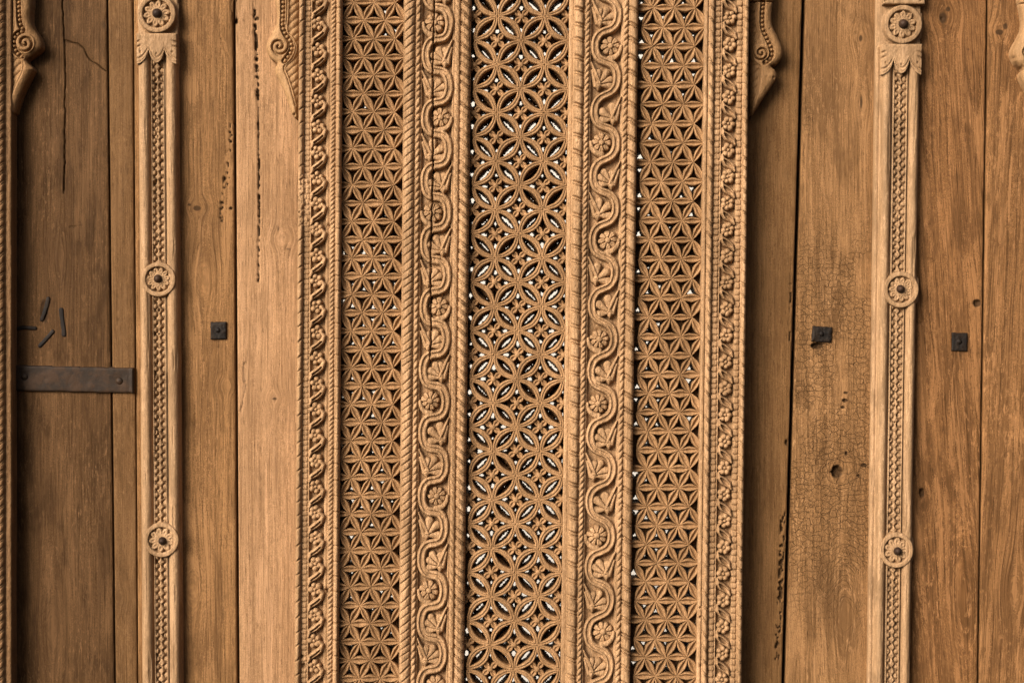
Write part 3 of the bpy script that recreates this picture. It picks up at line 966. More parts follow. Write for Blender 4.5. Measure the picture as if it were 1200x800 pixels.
def hexpanel(name, u0, u1, rows, offs, pitch, holes, seed):
    """rows: y of every row; offs(k): U of the first node of row k"""
    def nodes(k):
        a = offs(k)
        return [a + pitch * i for i in range(-1, 6)]
    cells = []
    r = random.Random(seed)
    for k in range(len(rows) - 1):
        for a in nodes(k):
            # triangle pointing down: a, a+pitch, lower node
            cells.append((a + pitch / 2, rows[k] + (rows[k + 1] - rows[k]) * 0.35, 1))
        for a in nodes(k + 1):
            cells.append((a + pitch / 2, rows[k + 1] - (rows[k + 1] - rows[k]) * 0.35, -1))
    hl = []
    for (cx, cy, s) in cells:
        p, big = holes(cx, cy)
        if r.random() < p:
            hl.append((cx + r.uniform(-1.0, 1.0), cy + r.uniform(-1.2, 1.2), r.uniform(1.2, 2.3) * big, s))

    def fn(U, Y):
        h = HB + 2.0 * (fbm(U / 3.0, Y / 3.0, seed) - 0.5)
        for (cx, cy, rad, s) in hl:
            r0, r1 = np.searchsorted(Y[:, 0], [cy - 9, cy + 9])
            if r1 <= r0: continue
            u, y = U[r0:r1] - cx, Y[r0:r1] - cy
            an = np.arctan2(y * s, u)
            rr_ = rad * (1 + 0.22 * np.cos(3 * (an + PI / 2 + PI)) + 0.5 * (noise(U[r0:r1] / 1.2, Y[r0:r1] / 1.2, seed + 3) - 0.5))
            d = np.hypot(u, y) - rr_
            h[r0:r1] = h[r0:r1] - 9.5 * sstep(2.6, 0.0, d)
            h[r0:r1] = np.where(d < -0.05, -30, h[r0:r1])
        return h
    st = 0.55
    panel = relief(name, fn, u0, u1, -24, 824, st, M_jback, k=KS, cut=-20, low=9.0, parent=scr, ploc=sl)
    pl = wl(panel)
    spots = []
    for k, y in enumerate(rows):
        ns = nodes(k)
        for a in ns:
            spots.append(((a, y), (a + pitch, y)))
            if k + 1 < len(rows):
                spots.append(((a, y), (a + pitch / 2, rows[k + 1])))
                spots.append(((a, y), (a - pitch / 2, rows[k + 1])))
    keep = []
    for (p, q) in spots:
        mxu = (p[0] + q[0]) / 2; myy = (p[1] + q[1]) / 2
        if mxu < u0 + 1 or mxu > u1 - 1 or myy < -18 or myy > 818: continue
        keep.append((abs(myy - 400), p, q))
    keep.sort(key=lambda z: z[0])
    Vs, Fs = [], []
    for i, (_, p, q) in enumerate(keep):
        P = (float(X_of(p[0], p[1])), p[1]); Q = (float(X_of(q[0], q[1])), q[1])
        cx, cy = (P[0] + Q[0]) / 2 + r.uniform(-.25, .25), (P[1] + Q[1]) / 2 + r.uniform(-.25, .25)
        L = math.hypot(Q[0] - P[0], Q[1] - P[1])
        # local X runs along the petal; rotation about the viewing axis (Y)
        ang = math.atan2(-(Q[1] - P[1]), Q[0] - P[0])
        sc = (L + 0.6) / 24.6
        loc = Vector(((cx - 600) * S * KS, -(HT + r.uniform(-.9, .8)) * S, (400 - cy) * S * KS))
        vi = r.randrange(8)
        ws = r.uniform(.86, 1.13)
        if i in MISS: continue
        if i < 150:
            o = bpy.data.objects.new("petal", petal_me[vi]); link(o)
            o.parent = panel
            o.location = loc - Vector(pl)
            o.rotation_euler = (0, -ang, 0)
            o.scale = (sc, 1, ws)
        else:
            v, f = petal_vf[vi]
            b = len(Vs)
            ca, sa = math.cos(ang), math.sin(ang)
            for (x, yy, z) in v:
                x *= sc; z *= ws
                Vs.append((loc.x - pl[0] + x * ca - z * sa, loc.y - pl[1] + yy, loc.z - pl[2] + x * sa + z * ca))
            Fs += [tuple(b + q_ for q_ in ff) for ff in f]
    if Vs:
        o = obj("more_petals", mesh_from("more_petals", Vs, Fs, M_jali), panel)
        o['kind'] = 'stuff'
    # small bosses hide the meeting of the petals
    return panel


rowsL = [22.5 + 21.5 * k for k in range(-2, 38)]
offL = lambda k: (425.6 - 24.5) if (k % 2 == 0) else (413.2 - 24.5)


def holesL(x, y):
    if x > 464: return (0.75, 1.35)
    if y < 40: return (0.35 if x > 440 else 0.05, 0.9)
    if y < 280: return (0.07, 0.7)
    if y < 380: return (0.5, 1.0)
    return (0.42, 0.85)


def rowR(k):
    return 7.5 + 22.75 * k if k <= 18 else 417 + 22.16 * (k - 18)


rowsR = [rowR(k) for k in range(-1, 37)]
# k = -1 is a row of the second kind
offR = lambda i: (753.0 - 25.0 * 0) - 25.0 if (i % 2 == 0) else (766.2 - 25.0)


def holesR(x, y):
    if x < 758: return (0.45, 1.5)
    if y < 110: return (0.6, 1.05)
    if x > 806: return (0.75 if y > 590 else 0.35, 1.5)
    if y > 600: return (0.62, 1.15)
    if y > 280 and x < 780: return (0.4, 0.95)
    return (0.10, 0.8)


PLft = hexpanel("lattice_panel", 400.0, 473.2, rowsL, offL, 24.6, holesL, 61)
PRgt = hexpanel("lattice_panel", 748.0, 826.6, rowsR, offR, 25.0, holesR, 62)

# ---- middle lattice of interlaced rings
A_ = 28.0; B_ = 28.45
CU0, CV0 = 583.5, 17.5


def almond_mesh(seed):
    r = random.Random(seed)
    L = math.hypot(A_, B_) + 1.0
    N = 14
    k = KS
    ro, ri = 9.9, 4.0

    def lens(t, w, LL):      # t in 0..1 along, returns (x, z)
        return ((t - 0.5) * LL, w * math.sin(PI * t) ** 0.88)
    secs = []
    prof = [(0.0, -13.0), (0.03, -1.9), (0.10, -0.3), (0.24, 0.25), (0.38, 0.1), (0.50, -1.9), (0.62, 0.1), (0.76, 0.25), (0.90, -0.4), (1.0, -1.8), (1.0, -13.0)]
    ring = []
    for side in (1, -1):
        for i in range(N):
            t = i / N
            if side < 0: t = 1 - t
            xo, zo = lens(t, ro, L)
            xi, zi = lens(t, ri, L * 0.68)
            zo = zo + (0.9 if True else 0)
            jit = r.uniform(-.18, .18)
            s = []
            for (q, hh) in prof:
                x = xo + (xi - xo) * q
                z = (zo + (zi - zo) * q) * side + jit
                s.append((x * S * k, -(hh + r.uniform(-.08, .08)) * S, z * S * k))
            ring.append(s)
    ring.append(ring[0])
    V, F = loft(ring, None, "")
    return V, F


alm_me = [mesh_from("almond_ring", *almond_mesh(s), M_jali) for s in range(7)]


def four_flower_mesh(seed):
    r = random.Random(seed)
    n = 34
    g = np.linspace(-10.5, 10.5, n)
    U, Y = np.meshgrid(g, g)
    h = np.full(U.shape, -9.0)
    for i in range(4):
        a = PI / 4 + i * PI / 2 + r.uniform(-.1, .1)
        ca, sa = math.cos(a), math.sin(a)
        x = U * ca + Y * sa; y = -U * sa + Y * ca
        w = 3.7 * np.sin(PI * np.clip((x - 1.0) / 10.4, 0, 1)) ** 0.7 + 1e-3
        inside = (x > 1.0) & (x < 11.4)
        d = np.where(inside, np.abs(y) / w, 9)
        p = np.where(d < 1, np.sqrt(np.clip(1 - d ** 4, 0, 1)) * 3.2 - 2.6 * np.exp(-(y / 1.4) ** 2) * np.sin(PI * np.clip((x - 2) / 9.0, 0, 1)) + 0.12 * x, -9)
        h = np.maximum(h, p)
    d = np.hypot(U, Y) / 3.1
    h = np.maximum(h, np.where(d < 1, 2.8 + 1.6 * np.sqrt(np.clip(1 - d * d, 0, 1)), -9))
    # soften the outline so that the cut edge runs straight down to the floor
    body = h > -1
    h = np.where(body, h, -9)
    h = h + 0.3 * (noise(U / 1.7 + seed * 5, Y / 1.7) - 0.5)
    idx = np.arange(n * n).reshape(n, n)
    Q = np.stack([idx[:-1, :-1], idx[1:, :-1], idx[1:, 1:], idx[:-1, 1:]], -1).reshape(-1, 4)
    keep = (body.reshape(-1)[Q]).sum(1) >= 1
    Q = Q[keep]
    P = np.stack([U * S * KS, -h * S, -Y * S * KS], -1).reshape(-1, 3)
    used = np.zeros(len(P), bool); used[Q.ravel()] = True
    rm = np.cumsum(used) - 1
    return mesh_from("small_flower", P[used], None, M_jali, quads=rm[Q])


ff_me = [four_flower_mesh(s) for s in range(6)]
holes_mid = []
r = random.Random(77)
# centre points (flowers) and nodes
alm = []; flo = []
for j in range(-2, 30):
    for i in range(-2, 5):
        u = CU0 + A_ * i; v = CV0 + B_ * j
        if (i + j) % 2 == 0:        # a node: almonds to the two lower neighbours
            for s in (-1, 1):
                if 555 - 12 < u + s * A_ / 2 < 668 + 12:
                    alm.append(((u, v), (u + s * A_, v + B_)))
        else:
            flo.append((u, v))


def mid_back(U, Y):
    h = HB + 1.8 * (fbm(U / 3.0, Y / 3.0, 71) - 0.5)
    gg = 0.9 * (noise(U / 1.3, Y / 1.3, 72) - 0.5)
    for (u, v) in flo:
        r0, r1 = np.searchsorted(Y[:, 0], [v - 22, v + 22])
        if r1 <= r0: continue
        uu, yy = U[r0:r1] - u, Y[r0:r1] - v
        rs = random.Random(int(u * 7 + v * 13))
        for (ax, ay) in ((1, 0), (-1, 0), (0, 1), (0, -1)):
            sz = rs.uniform(1.3, 2.6) if rs.random() > 0.08 else 0.2
            jx, jy = rs.uniform(-.9, .9), rs.uniform(-.9, .9)
            cx, cy = ax * 13.0 + jx, ay * 13.2 + jy
            al = (uu - cx) * ax + (yy - cy) * ay; pe = (uu - cx) * ay + (yy - cy) * ax
            d = np.hypot(al / 1.35, pe / 0.95) - sz + gg[r0:r1] * 1.5
            h[r0:r1] = h[r0:r1] - 8 * sstep(2.0, 0.0, d)
            h[r0:r1] = np.where(d < 0, -30, h[r0:r1])
    for (p, q) in alm:
        cx, cy = (p[0] + q[0]) / 2, (p[1] + q[1]) / 2
        r0, r1 = np.searchsorted(Y[:, 0], [cy - 16, cy + 16])
        if r1 <= r0: continue
        rs = random.Random(int(cx * 5 + cy * 11))
        L = math.hypot(q[0] - p[0], q[1] - p[1])
        ex, ey = (q[0] - p[0]) / L, (q[1] - p[1]) / L
        uu, yy = U[r0:r1] - cx - rs.uniform(-.6, .6), Y[r0:r1] - cy - rs.uniform(-.6, .6)
        al = uu * ex + yy * ey; pe = -uu * ey + yy * ex
        w = rs.uniform(0.8, 1.9) if rs.random() > 0.12 else 0.15
        d = np.abs(pe + 0.5) - w * np.sqrt(np.clip(1 - (al / rs.uniform(7, 9.5)) ** 2, 0, 1)) + gg[r0:r1] * 1.6
        d = np.where(np.abs(al) < 11, d, 5)
        h[r0:r1] = h[r0:r1] - 8 * sstep(1.6, 0.0, d)
        h[r0:r1] = np.where(d < 0, -30, h[r0:r1])
    return h


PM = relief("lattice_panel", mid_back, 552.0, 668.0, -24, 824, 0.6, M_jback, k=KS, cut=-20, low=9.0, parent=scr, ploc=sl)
pml = Vector(wl(PM))
for (p, q) in alm:
    my = (p[1] + q[1]) / 2
    if my < -20 or my > 820: continue
    P = (float(X_of(p[0], p[1])), p[1]); Q = (float(X_of(q[0], q[1])), q[1])
    ang = math.atan2(-(Q[1] - P[1]), Q[0] - P[0])
    o = bpy.data.objects.new("almond_ring", alm_me[r.randrange(7)]); link(o)
    o.parent = PM
    o.location = Vector((((P[0] + Q[0]) / 2 - 600 + r.uniform(-.2, .2)) * S * KS, -(HT + r.uniform(-.35, .35)) * S, (400 - my) * S * KS)) - pml
    o.rotation_euler = (0, -ang, 0)
for (u, v) in flo:
    if u < 550 or u > 672 or v < -20 or v > 820: continue
    o = bpy.data.objects.new("small_flower", ff_me[r.randrange(6)]); link(o)
    o.parent = PM
    uu = min(max(u, 556.5), 666.5)
    o.location = Vector(((float(X_of(uu, v)) - 600) * S * KS, -(HT - 5.5 + r.uniform(-.6, .4)) * S, (400 - v) * S * KS)) - pml
    o.rotation_euler = (0, r.choice([0, 1, 2, 3]) * PI / 2 + r.uniform(-.1, .1), 0)

# ------------------------------------------------------------------ colonnettes
def nail_mesh(R, H, mat, name="nail_head", n=18, m=6, seed=0):
    r = random.Random(seed)
    V = []; F = []
    prof = [(R * 1.0, -3.0), (R * 1.02, 0.2)] + [(R * math.cos(a), H * math.sin(a)) for a in [PI / 2 * i / m for i in range(1, m)]]
    for (rad, h) in prof:
        for i in range(n):
            a = 2 * PI * i / n
            q = rad * (1 + r.uniform(-.02, .02))
            V.append((q * math.cos(a) * S, -h * S, q * math.sin(a) * S))
    V.append((0, -H * S, 0))
    for j in range(len(prof) - 1):
        for i in range(n):
            k = (i + 1) % n
            F.append((j * n + i, j * n + k, (j + 1) * n + k, (j + 1) * n + i))
    b = (len(prof) - 1) * n
    for i in range(n):
        F.append((b + i, b + (i + 1) % n, len(V) - 1))
    return mesh_from(name, V, F, mat)


M_boss = iron("boss iron", (0.022, 0.013, 0.009), (0.05, 0.026, 0.014), 0.7)


def roundel_fn(cx, cy, R, n, seed, Hb):
    a0 = random.Random(seed).uniform(0, 6)

    def fn(U, Y):
        dx, dy = U - cx, Y - cy
        r = np.hypot(dx, dy)
        a = np.arctan2(dy, dx) + 0.05 * (noise(U / 4, Y / 4, seed) - 0.5)
        ringw = R * 0.29
        rc = R - ringw / 2
        d = np.abs(r - rc) / (ringw / 2)
        ring = np.where(d < 1, 4.5 * np.clip(1 - d ** 5, 0, 1) ** 0.5, -9)
        ri = R - ringw
        floor = np.where(r < rc, -1.8, -9)
        m = np.mod((a - a0) * n / (2 * PI), 1.0) - 0.5
        rp = ri * 0.66
        px, py = rp * np.sin(0), rp
        ang = m * 2 * PI / n
        dl = np.hypot((r * np.cos(ang) - rp) * 0.66, r * np.sin(ang))
        pr = PI * rp / n * 1.12
        pet = np.where(dl < pr, 3.6 * np.sqrt(np.clip(1 - (dl / pr) ** 3, 0, 1)) - 1.7 * np.exp(-(dl / (pr * .38)) ** 2), -9)
        neck = np.where((np.abs(r * np.sin(ang)) < 1.9) & (r < rp), 1.6 + 0.02 * (rp - r), -9)
        cone = np.where(r < ri * 0.46, 3.4, -9)
        h = mx(ring, floor, pet, cone)
        h = np.where(r > R, -4 - (r - R), h)
        return h + Hb + 0.8 * wear(U, Y, seed)
    return fn


def colonnette(uL, uR, label, rounds, cap_y, fillet, seed, k):
    """uL,uR edges at the top; rounds = roundel centres (x, y, radius)"""
    W = uR - uL
    c = (uL + uR) / 2
    HC = 3.0
    strip = W * 0.16
    root = empty("colonnette", float(X_of(c, 400)), 400, 0, k)
    tag(root, label, "colonnette", "carved colonnettes on the plank walls")
    ploc = tuple(root.location)

    def shaft(U, Y):
        h = np.full(U.shape, HC)
        f0 = uL + (5.0 if fillet else 0)
        if fillet: h = mx(h, flat(U, uL, uL + 5.2, HC + 7, 0.7))
        for (a, b) in ((f0, c - strip - 0.4 + (2.5 if fillet else 0)), (c + strip + 0.4 + (2.5 if fillet else 0), uR)):
            s = (U - (a + b) / 2) / ((b - a) / 2)
            h = mx(h, np.where(np.abs(s) < 1, HC + 15.5 * np.sqrt(np.clip(1 - np.abs(s) ** 2.3, 0, 1)), -9))
        cc = c + (2.5 if fillet else 0)
        du = U - cc
        ins = np.abs(du) < strip + 0.2
        base = HC + 8.5
        q = np.full(U.shape, base)
        per = 13.6
        yy = Y + 2.2 * (noise(Y / 30, Y * 0, seed) - 0.5)
        pp = 13.2
        fa = np.mod((yy + du * 1.15) / pp, 1) - 0.5; fb = np.mod((yy - du * 1.15) / pp, 1) - 0.5
        pp = 9.2; f = np.mod(yy, pp) - pp / 2; f2 = np.mod(yy + pp / 2, pp) - pp / 2
        dia = (1 - np.abs(2 * fa) ** 5).clip(0) ** 0.6 * (1 - np.abs(2 * fb) ** 5).clip(0) ** 0.6
        vary = 0.75 + 0.5 * noise(yy / 9, du / 7, seed + 3)
        d1 = np.abs(du) / 4.1 + np.abs(f) / 4.9
        d2 = np.hypot((np.abs(du) - 5.3) / 2.7, f2 / 3.1)
        d3 = np.hypot(du / 1.9, f2 / 2.1)
        q = base - 2.6 + 0 * U
        q = mx(q, np.where(d1 < 1, base + (2.4 * (1 - d1 ** 2.2) + 0.6) * vary, -9), np.where(d2 < 1, base - 0.6 + 2.8 * np.sqrt(np.clip(1 - d2 ** 2, 0, 1)) * vary, -9), np.where(d3 < 1, base - 0.5, -9))
        q = q - 1.3 * np.exp(-(np.hypot(du, f) / 0.9) ** 2)
        q = mx(q, np.where(np.abs(np.abs(du) - strip + 0.6) < 0.7, base + 3.0, -9))
        hole = sstep(0.86, 0.92, noise(U / 2.5, Y / 4.0, seed + 6)) * (np.abs(du) < strip - 1)
        q = q - 5 * hole
        h = np.where(ins, q, h)
        # long checks and dents in the half-round mouldings
        h = h - 1.0 * sstep(0.74, 0.9, noise(U / 1.7, Y / 45, seed + 8)) + 0.7 * wear(U, Y, seed) + 0.8 * (fbm(U / 8, Y / 60, seed + 2) - .5)
        top = cap_y - 24
        h = np.where(Y < cap_y + 2, np.minimum(h, HC + 6 + 0 * h), h)
        return h
    at = {"stain": lambda U, Y: U * 0}
    sh = relief("shaft", shaft, uL, uR, -24, 824, 0.62, M_col, k=k, skirt=-1, parent=root, ploc=ploc, stepy=0.8)
    # capital
    c2 = c + (2.5 if fillet else 0)

    def capital(U, Y):
        du = U - c2; dy = Y - cap_y
        hw = (uR - uL - (5 if fillet else 0)) / 2 + 0.2
        edge = np.minimum(hw - np.abs(du), dy)
        h = HC + 17.5 - 1.5 * np.exp(-edge / 0.8)
        # lower outline: middle leaf and two half leaves
        low_mid = 13 + 21.5 * np.sqrt(np.clip(1 - (du / 9.6) ** 2, 0, 1))
        low_side = 11 + 25 * np.sqrt(np.clip(1 - ((np.abs(du) - hw) / 15.5) ** 2, 0, 1))
        low = np.maximum(low_mid, low_side)
        out = dy - low
        # grooves parallel to the leaf outlines
        g = 0
        for w_, dp in ((3.6, 1.6), (1.0, 0.6)):
            g = g + dp * np.exp(-((out * 0.55 + w_) / 0.75) ** 2)
        g = g * sstep(15, 19, dy)
        g = g + 1.8 * np.exp(-(((du) / 0.9) ** 2 + ((dy - 24) / 1.4) ** 2)) + 1.8 * np.exp(-(((np.abs(du) - hw * 0.78) / 0.9) ** 2 + ((dy - 22) / 1.4) ** 2))
        # notched side leaves
        nt = np.exp(-((dy - 10.5 + (hw - np.abs(du)) * 0.35) / 1.2) ** 2) + np.exp(-((dy - 16.5 + (hw - np.abs(du)) * 0.35) / 1.2) ** 2)
        g = g + 3.2 * nt * sstep(hw - 7.5, hw - 1, np.abs(du)) * (1 if not fillet else np.where(du < 0, 1, .6))
        h = h - g + 0.8 * wear(U, Y, seed + 20)
        h = np.where((out > 0) | (edge < 0), HC - 3 - 2 * np.clip(out, 0, 9), h)
        return h
    cp = relief("capital", capital, c2 - 26, c2 + 26, cap_y, cap_y + 38, 0.55, M_col, k=k, cut=HC, parent=root, ploc=ploc)
    for i, (x, y, R) in enumerate(rounds):
        u = U_of(x, y)
        Hb = HC + 12.5
        rd = relief("roundel", roundel_fn(u, y, R, (10, 11, 9)[i], seed + 30 + i, Hb), u - R - 1.5, u + R + 1.5, y - R - 1.5, y + R + 1.5, 0.5, M_col, k=k, cut=HC + 4, parent=root, ploc=ploc)
        nh = nail_mesh(4.8 if y > 100 else 5.6, 6.5, M_boss, seed=seed + i)
        base = wl(rd)
        obj("nail_head", nh, rd, (((x - 600 + (0.5, -0.6, 1.2)[i]) * S * k) - base[0], -(Hb + 3.2) * S - base[1], (400 - y + (0.4, 0.8, -0.9)[i]) * S * k - base[2]))
    return root


cL = colonnette(160.5, 207.5, "carved half-round colonnette with three rosettes between the rusty strap and the screen",
                [(184.5, 17, 22.6), (186.5, 327.5, 20.5), (190, 632, 20.5)], 40, False, 210, kf(14))
cR = colonnette(1027.8, 1080.5, "carved half-round colonnette with three rosettes beside the crackled board",
                [(1057.3, 29.5, 23.0), (1055.0, 339.5, 21.5), (1049.8, 644, 21.0)], 52.5, True, 240, kf(14))


# block above the top roundel of the right colonnette
def block_fn(U, Y):
    e = np.minimum(np.minimum(U - 1034.0, 1083 - U) + (Y - 6) * 0.0, 6.0 - Y)
    h = 20.5 - 1.5 * np.exp(-e / 0.8) + 0.8 * wear(U, Y, 90)
    for x in (1036.5, 1078.0):
        h = h - 2.5 * np.exp(-(np.hypot(U - x, Y - 2) / 1.3) ** 2)
    return np.where(e < 0, -5, h)


relief("block", block_fn, 1033.5, 1083.5, -24, 6.5, 0.6, M_col, k=kf(14), cut=2, parent=cR, ploc=tuple(cR.location))

# ------------------------------------------------------------------ the post at the picture's edge
KP = kf(34)
post = empty("carved_post", -10, 400, 0, KP)
tag(post, "narrow strip of rope-carved post running the full height of the picture edge", "post")


def post_fn(U, Y):
    h = np.full(U.shape, 26.0)
    h = mx(h, 26 + cord(U, Y, -6, 4.6, 8.0, 10.5, 0.9, seed=33, double=2.6, gd=2.2), 26 + flat(U, 4.8, 11.4, 1.6, 0.7), 26 + cord(U, Y, -20, -6.4, 7.0, 13, -0.6, seed=34))
    return h + 1.2 * wear(U, Y, 35)


relief("shaft", post_fn, -30, 11.6, -24, 824, 0.7, M_post, k=KP, skirt=-1, parent=post, ploc=tuple(post.location))

# ------------------------------------------------------------------ scrolled brackets
def smooth_poly(pts, n=6):
    out = []
    m = len(pts)
    for i in range(m - 1):
        p0 = pts[max(i - 1, 0)]; p1 = pts[i]; p2 = pts[i + 1]; p3 = pts[min(i + 2, m - 1)]
        for q in range(n):
            t = q / n
            f = lambda a, b, c_, d: 0.5 * ((2 * b) + (-a + c_) * t + (2 * a - 5 * b + 4 * c_ - d) * t * t + (-a + 3 * b - 3 * c_ + d) * t ** 3)
            out.append((f(p0[0], p1[0], p2[0], p3[0]), f(p0[1], p1[1], p2[1], p3[1])))
    out.append(pts[-1])
    return out


def inside_poly(U, Y, P):
    ins = np.zeros(U.shape, bool)
    n = len(P)
    j = n - 1
    for i in range(n):
        xi, yi = P[i]; xj, yj = P[j]
        c = ((yi > Y) != (yj > Y)) & (U < (xj - xi) * (Y - yi) / (yj - yi + 1e-12) + xi)
        ins ^= c
        j = i
    return ins


def bracket(outer, edge_x, spiral, beads_path, groove, label, mat, seed, H=24.0, spots=(), joint=None, leaf_side=1, twist=1):
    """outer: outline from top to tip; edge_x: straight back edge; coordinates as at the top of the wall"""
    k = kf(H - 3)
    sm = smooth_poly(outer, 6)
    tip = sm[-1]
    P = [(edge_x, -30)] + [(sm[0][0], -30)] + sm + [(edge_x, tip[1])]
    x0 = min(p[0] for p in P) - 1.5; x1 = max(p[0] for p in P) + 1.5
    y1 = max(p[1] for p in P) + 1.5
    sx, sy, sr = spiral
    bp = smooth_poly(beads_path, 5)
    gp = smooth_poly(groove, 5)
    cum = [0]
    for a, b in zip(bp[:-1], bp[1:]): cum.append(cum[-1] + math.hypot(b[0] - a[0], b[1] - a[1]))
    s_dir = 1 if sm[0][0] > edge_x else -1

    def fn(U, Y):
        d = polyd(U, Y, P + [P[0]])
        ins = inside_poly(U, Y, P)
        dd = np.where(ins, d, -d)
        h = H - 8.0 * np.exp(-np.clip(dd, 0, 99) / 3.4)
        # back field lies lower than the outer band
        g1 = polyd(U, Y, gp)
        # side of the groove towards the straight edge
        gx = np.interp(Y, [p[1] for p in sorted(gp, key=lambda p: p[1])], [p[0] for p in sorted(gp, key=lambda p: p[1])])
        back = sstep(0.5, 2.5, (gx - U) * s_dir)
        h = h - 3.2 * back
        h = h - 2.6 * np.exp(-(g1 / 0.95) ** 2)
        # carved leaf marks in the back field
        ph = Y * 1.0 + s_dir * leaf_side * 0.9 * (U - edge_x)
        lf = np.abs(np.sin(PI * ph / 9.0))
        h = h - back * 2.0 * (1 - lf ** 0.6) * sstep(0.8, 2.5, (gx - U) * s_dir)
        # bead run
        best = np.full(U.shape, 1e9); along = np.zeros(U.shape)
        for i in range(len(bp) - 1):
            a, b = bp[i], bp[i + 1]
            vx, vy = b[0] - a[0], b[1] - a[1]
            L2 = vx * vx + vy * vy + 1e-9
            t = np.clip(((U - a[0]) * vx + (Y - a[1]) * vy) / L2, 0, 1)
            q = np.hypot(U - a[0] - t * vx, Y - a[1] - t * vy)
            m_ = q < best
            best = np.where(m_, q, best); along = np.where(m_, cum[i] + t * math.sqrt(L2), along)
        bw = 2.9
        ch = sstep(bw + 0.6, bw - 0.6, best)
        f = np.mod(along, 5.2) - 2.6
        bd = np.hypot(best / 2.3, f / 2.3)
        h = h * (1 - ch) + ch * (H - 6.5 + 4.6 * np.sqrt(np.clip(1 - bd ** 2, 0, 1)))
        # volute
        dx, dy = (U - sx) * s_dir * twist, Y - sy
        r = np.hypot(dx, dy); a = np.arctan2(dy, dx)
        turns = 1.75
        b_ = sr / turns
        sp = np.mod(r / b_ - a / (2 * PI) + 0.25, 1.0)
        vz = H + 0.6 - 5.5 * np.exp(-((sp - 0.5) / 0.17) ** 2) + 1.0 * (1 - r / sr)
        msk = sstep(sr + 0.6, sr - 0.6, r)
        h = h * (1 - msk) + msk * vz
        if joint is not None:
            h = h - 6 * np.exp(-((Y - joint) / 0.8) ** 2)
        for (x, y, rr_, dp) in spots:
            h = h - dp * np.exp(-(np.hypot(U - x, Y - y) / rr_) ** 2)
        h = h + 1.0 * wear(U, Y, seed)
        # flanks drop steeply to the plank
        return np.where(dd > 0, h, 0 - 3 + 0 * h)
    o = relief("bracket", fn, x0, x1, -28, y1, 0.6, mat, k=k, cut=0, warp=False)
    tag(o, label, "bracket", "scrolled wooden brackets")
    return o


out1 = [(36.8, -6), (36, 9), (35, 21), (37.6, 31.5), (44.7, 42), (47.6, 50.8), (46.2, 57.5), (38, 64.5), (31, 69), (31.5, 73), (37.8, 79.5), (37.4, 83), (31, 95), (24.5, 108.6), (18.5, 126), (16.5, 132), (12, 134.5), (8.5, 133)]
bracket(out1, 6.5, (29.8, 51, 11.5), [(22, -10), (22, 12), (23.5, 28), (27, 36), (24, 38), (18, 43), (16.2, 52), (19, 61), (25, 66.5)],
        [(16.6, -10), (17.3, 21), (16.5, 34), (12.6, 45.5), (13.5, 58), (19, 66.5), (26.5, 72.5), (26, 84), (17.5, 101.6), (10.5, 118)],
        "brown scrolled bracket at the top next to the rope-carved post", M_brk, 301, H=26)
out2 = [(319.8, -6), (322.5, 6), (324.2, 18), (323.0, 28), (318.8, 37.5), (312.4, 48.8), (311.3, 57), (315.5, 67), (324, 74.2), (321.5, 79.5), (322.5, 87), (327, 96), (332.5, 108), (336.5, 120), (341, 133), (345, 137.5)]
M_brk2 = wood("pale bracket wood", (0.46, 0.275, 0.13), contrast=0.5, fleck=0.2, lines=0.15, patch=0.25, off=6.6, carve=True)
bracket(out2, 350.5, (327.2, 54.6, 11.0), [(331.5, -10), (331.5, 14), (331, 30), (334, 40), (340, 48), (341.5, 58), (337, 67), (333, 72)],
        [(337, -10), (336.5, 18), (335.5, 36), (342, 44), (346.5, 56), (342, 70), (333, 79), (337, 92), (342, 108), (346, 124)],
        "pale scrolled bracket against the bright plank, tip touching the screen edge", M_brk2, 302, H=30, leaf_side=-1, spots=((345, 134, 1.6, 5), (330, 104, 1.4, 2)))
out3 = [(907.4, -8), (906.6, 2), (904.8, 17.5), (906, 30), (912.5, 43.7), (917.4, 56), (917.2, 66), (911.5, 74.4), (904.5, 77.4), (909, 82), (911, 89), (907, 98), (902, 105), (891.5, 120.7), (881.5, 136.5)]
bracket(out3, 879.2, (892.0, 62.5, 9.2), [(895, -4), (893.2, 20), (894, 34), (899, 46), (903.8, 57), (903.5, 67), (896.5, 73.5)],
        [(887.5, -6), (887, 25), (890, 42), (886, 50), (881.5, 60), (883, 72), (891, 79), (890.5, 92), (888, 108), (883, 124)],
        "brown scrolled bracket in the shadow on the side of the slanting gap", M_brk, 303, H=26, joint=2.0, spots=((906.5, 91, 1.3, 2.5), (902, 34, 1.2, 1)))
out4 = [(x + 876, y + 6.5) for (x, y) in out2]
bracket(out4, 1231, (1205.5, 60.5, 9.5), [(x + 876, y + 6.5) for (x, y) in [(331.5, -14), (331.5, 14), (331, 30), (334, 40), (340, 48), (341.5, 58), (337, 67), (333, 72)]],
        [(x + 876, y + 6.5) for (x, y) in [(337, -16), (336.5, 18), (335.5, 36), (342, 44), (346.5, 56), (342, 70), (333, 79), (337, 92), (342, 108), (346, 124)]],
        "cut-off sliver of a scrolled bracket with dark pits at the picture corner", M_brk2, 304, H=24, joint=4.0, leaf_side=-1, spots=((1188.5, 68, 2, 5), (1192, 76, 2.5, 6), (1198, 79, 2, 4)))

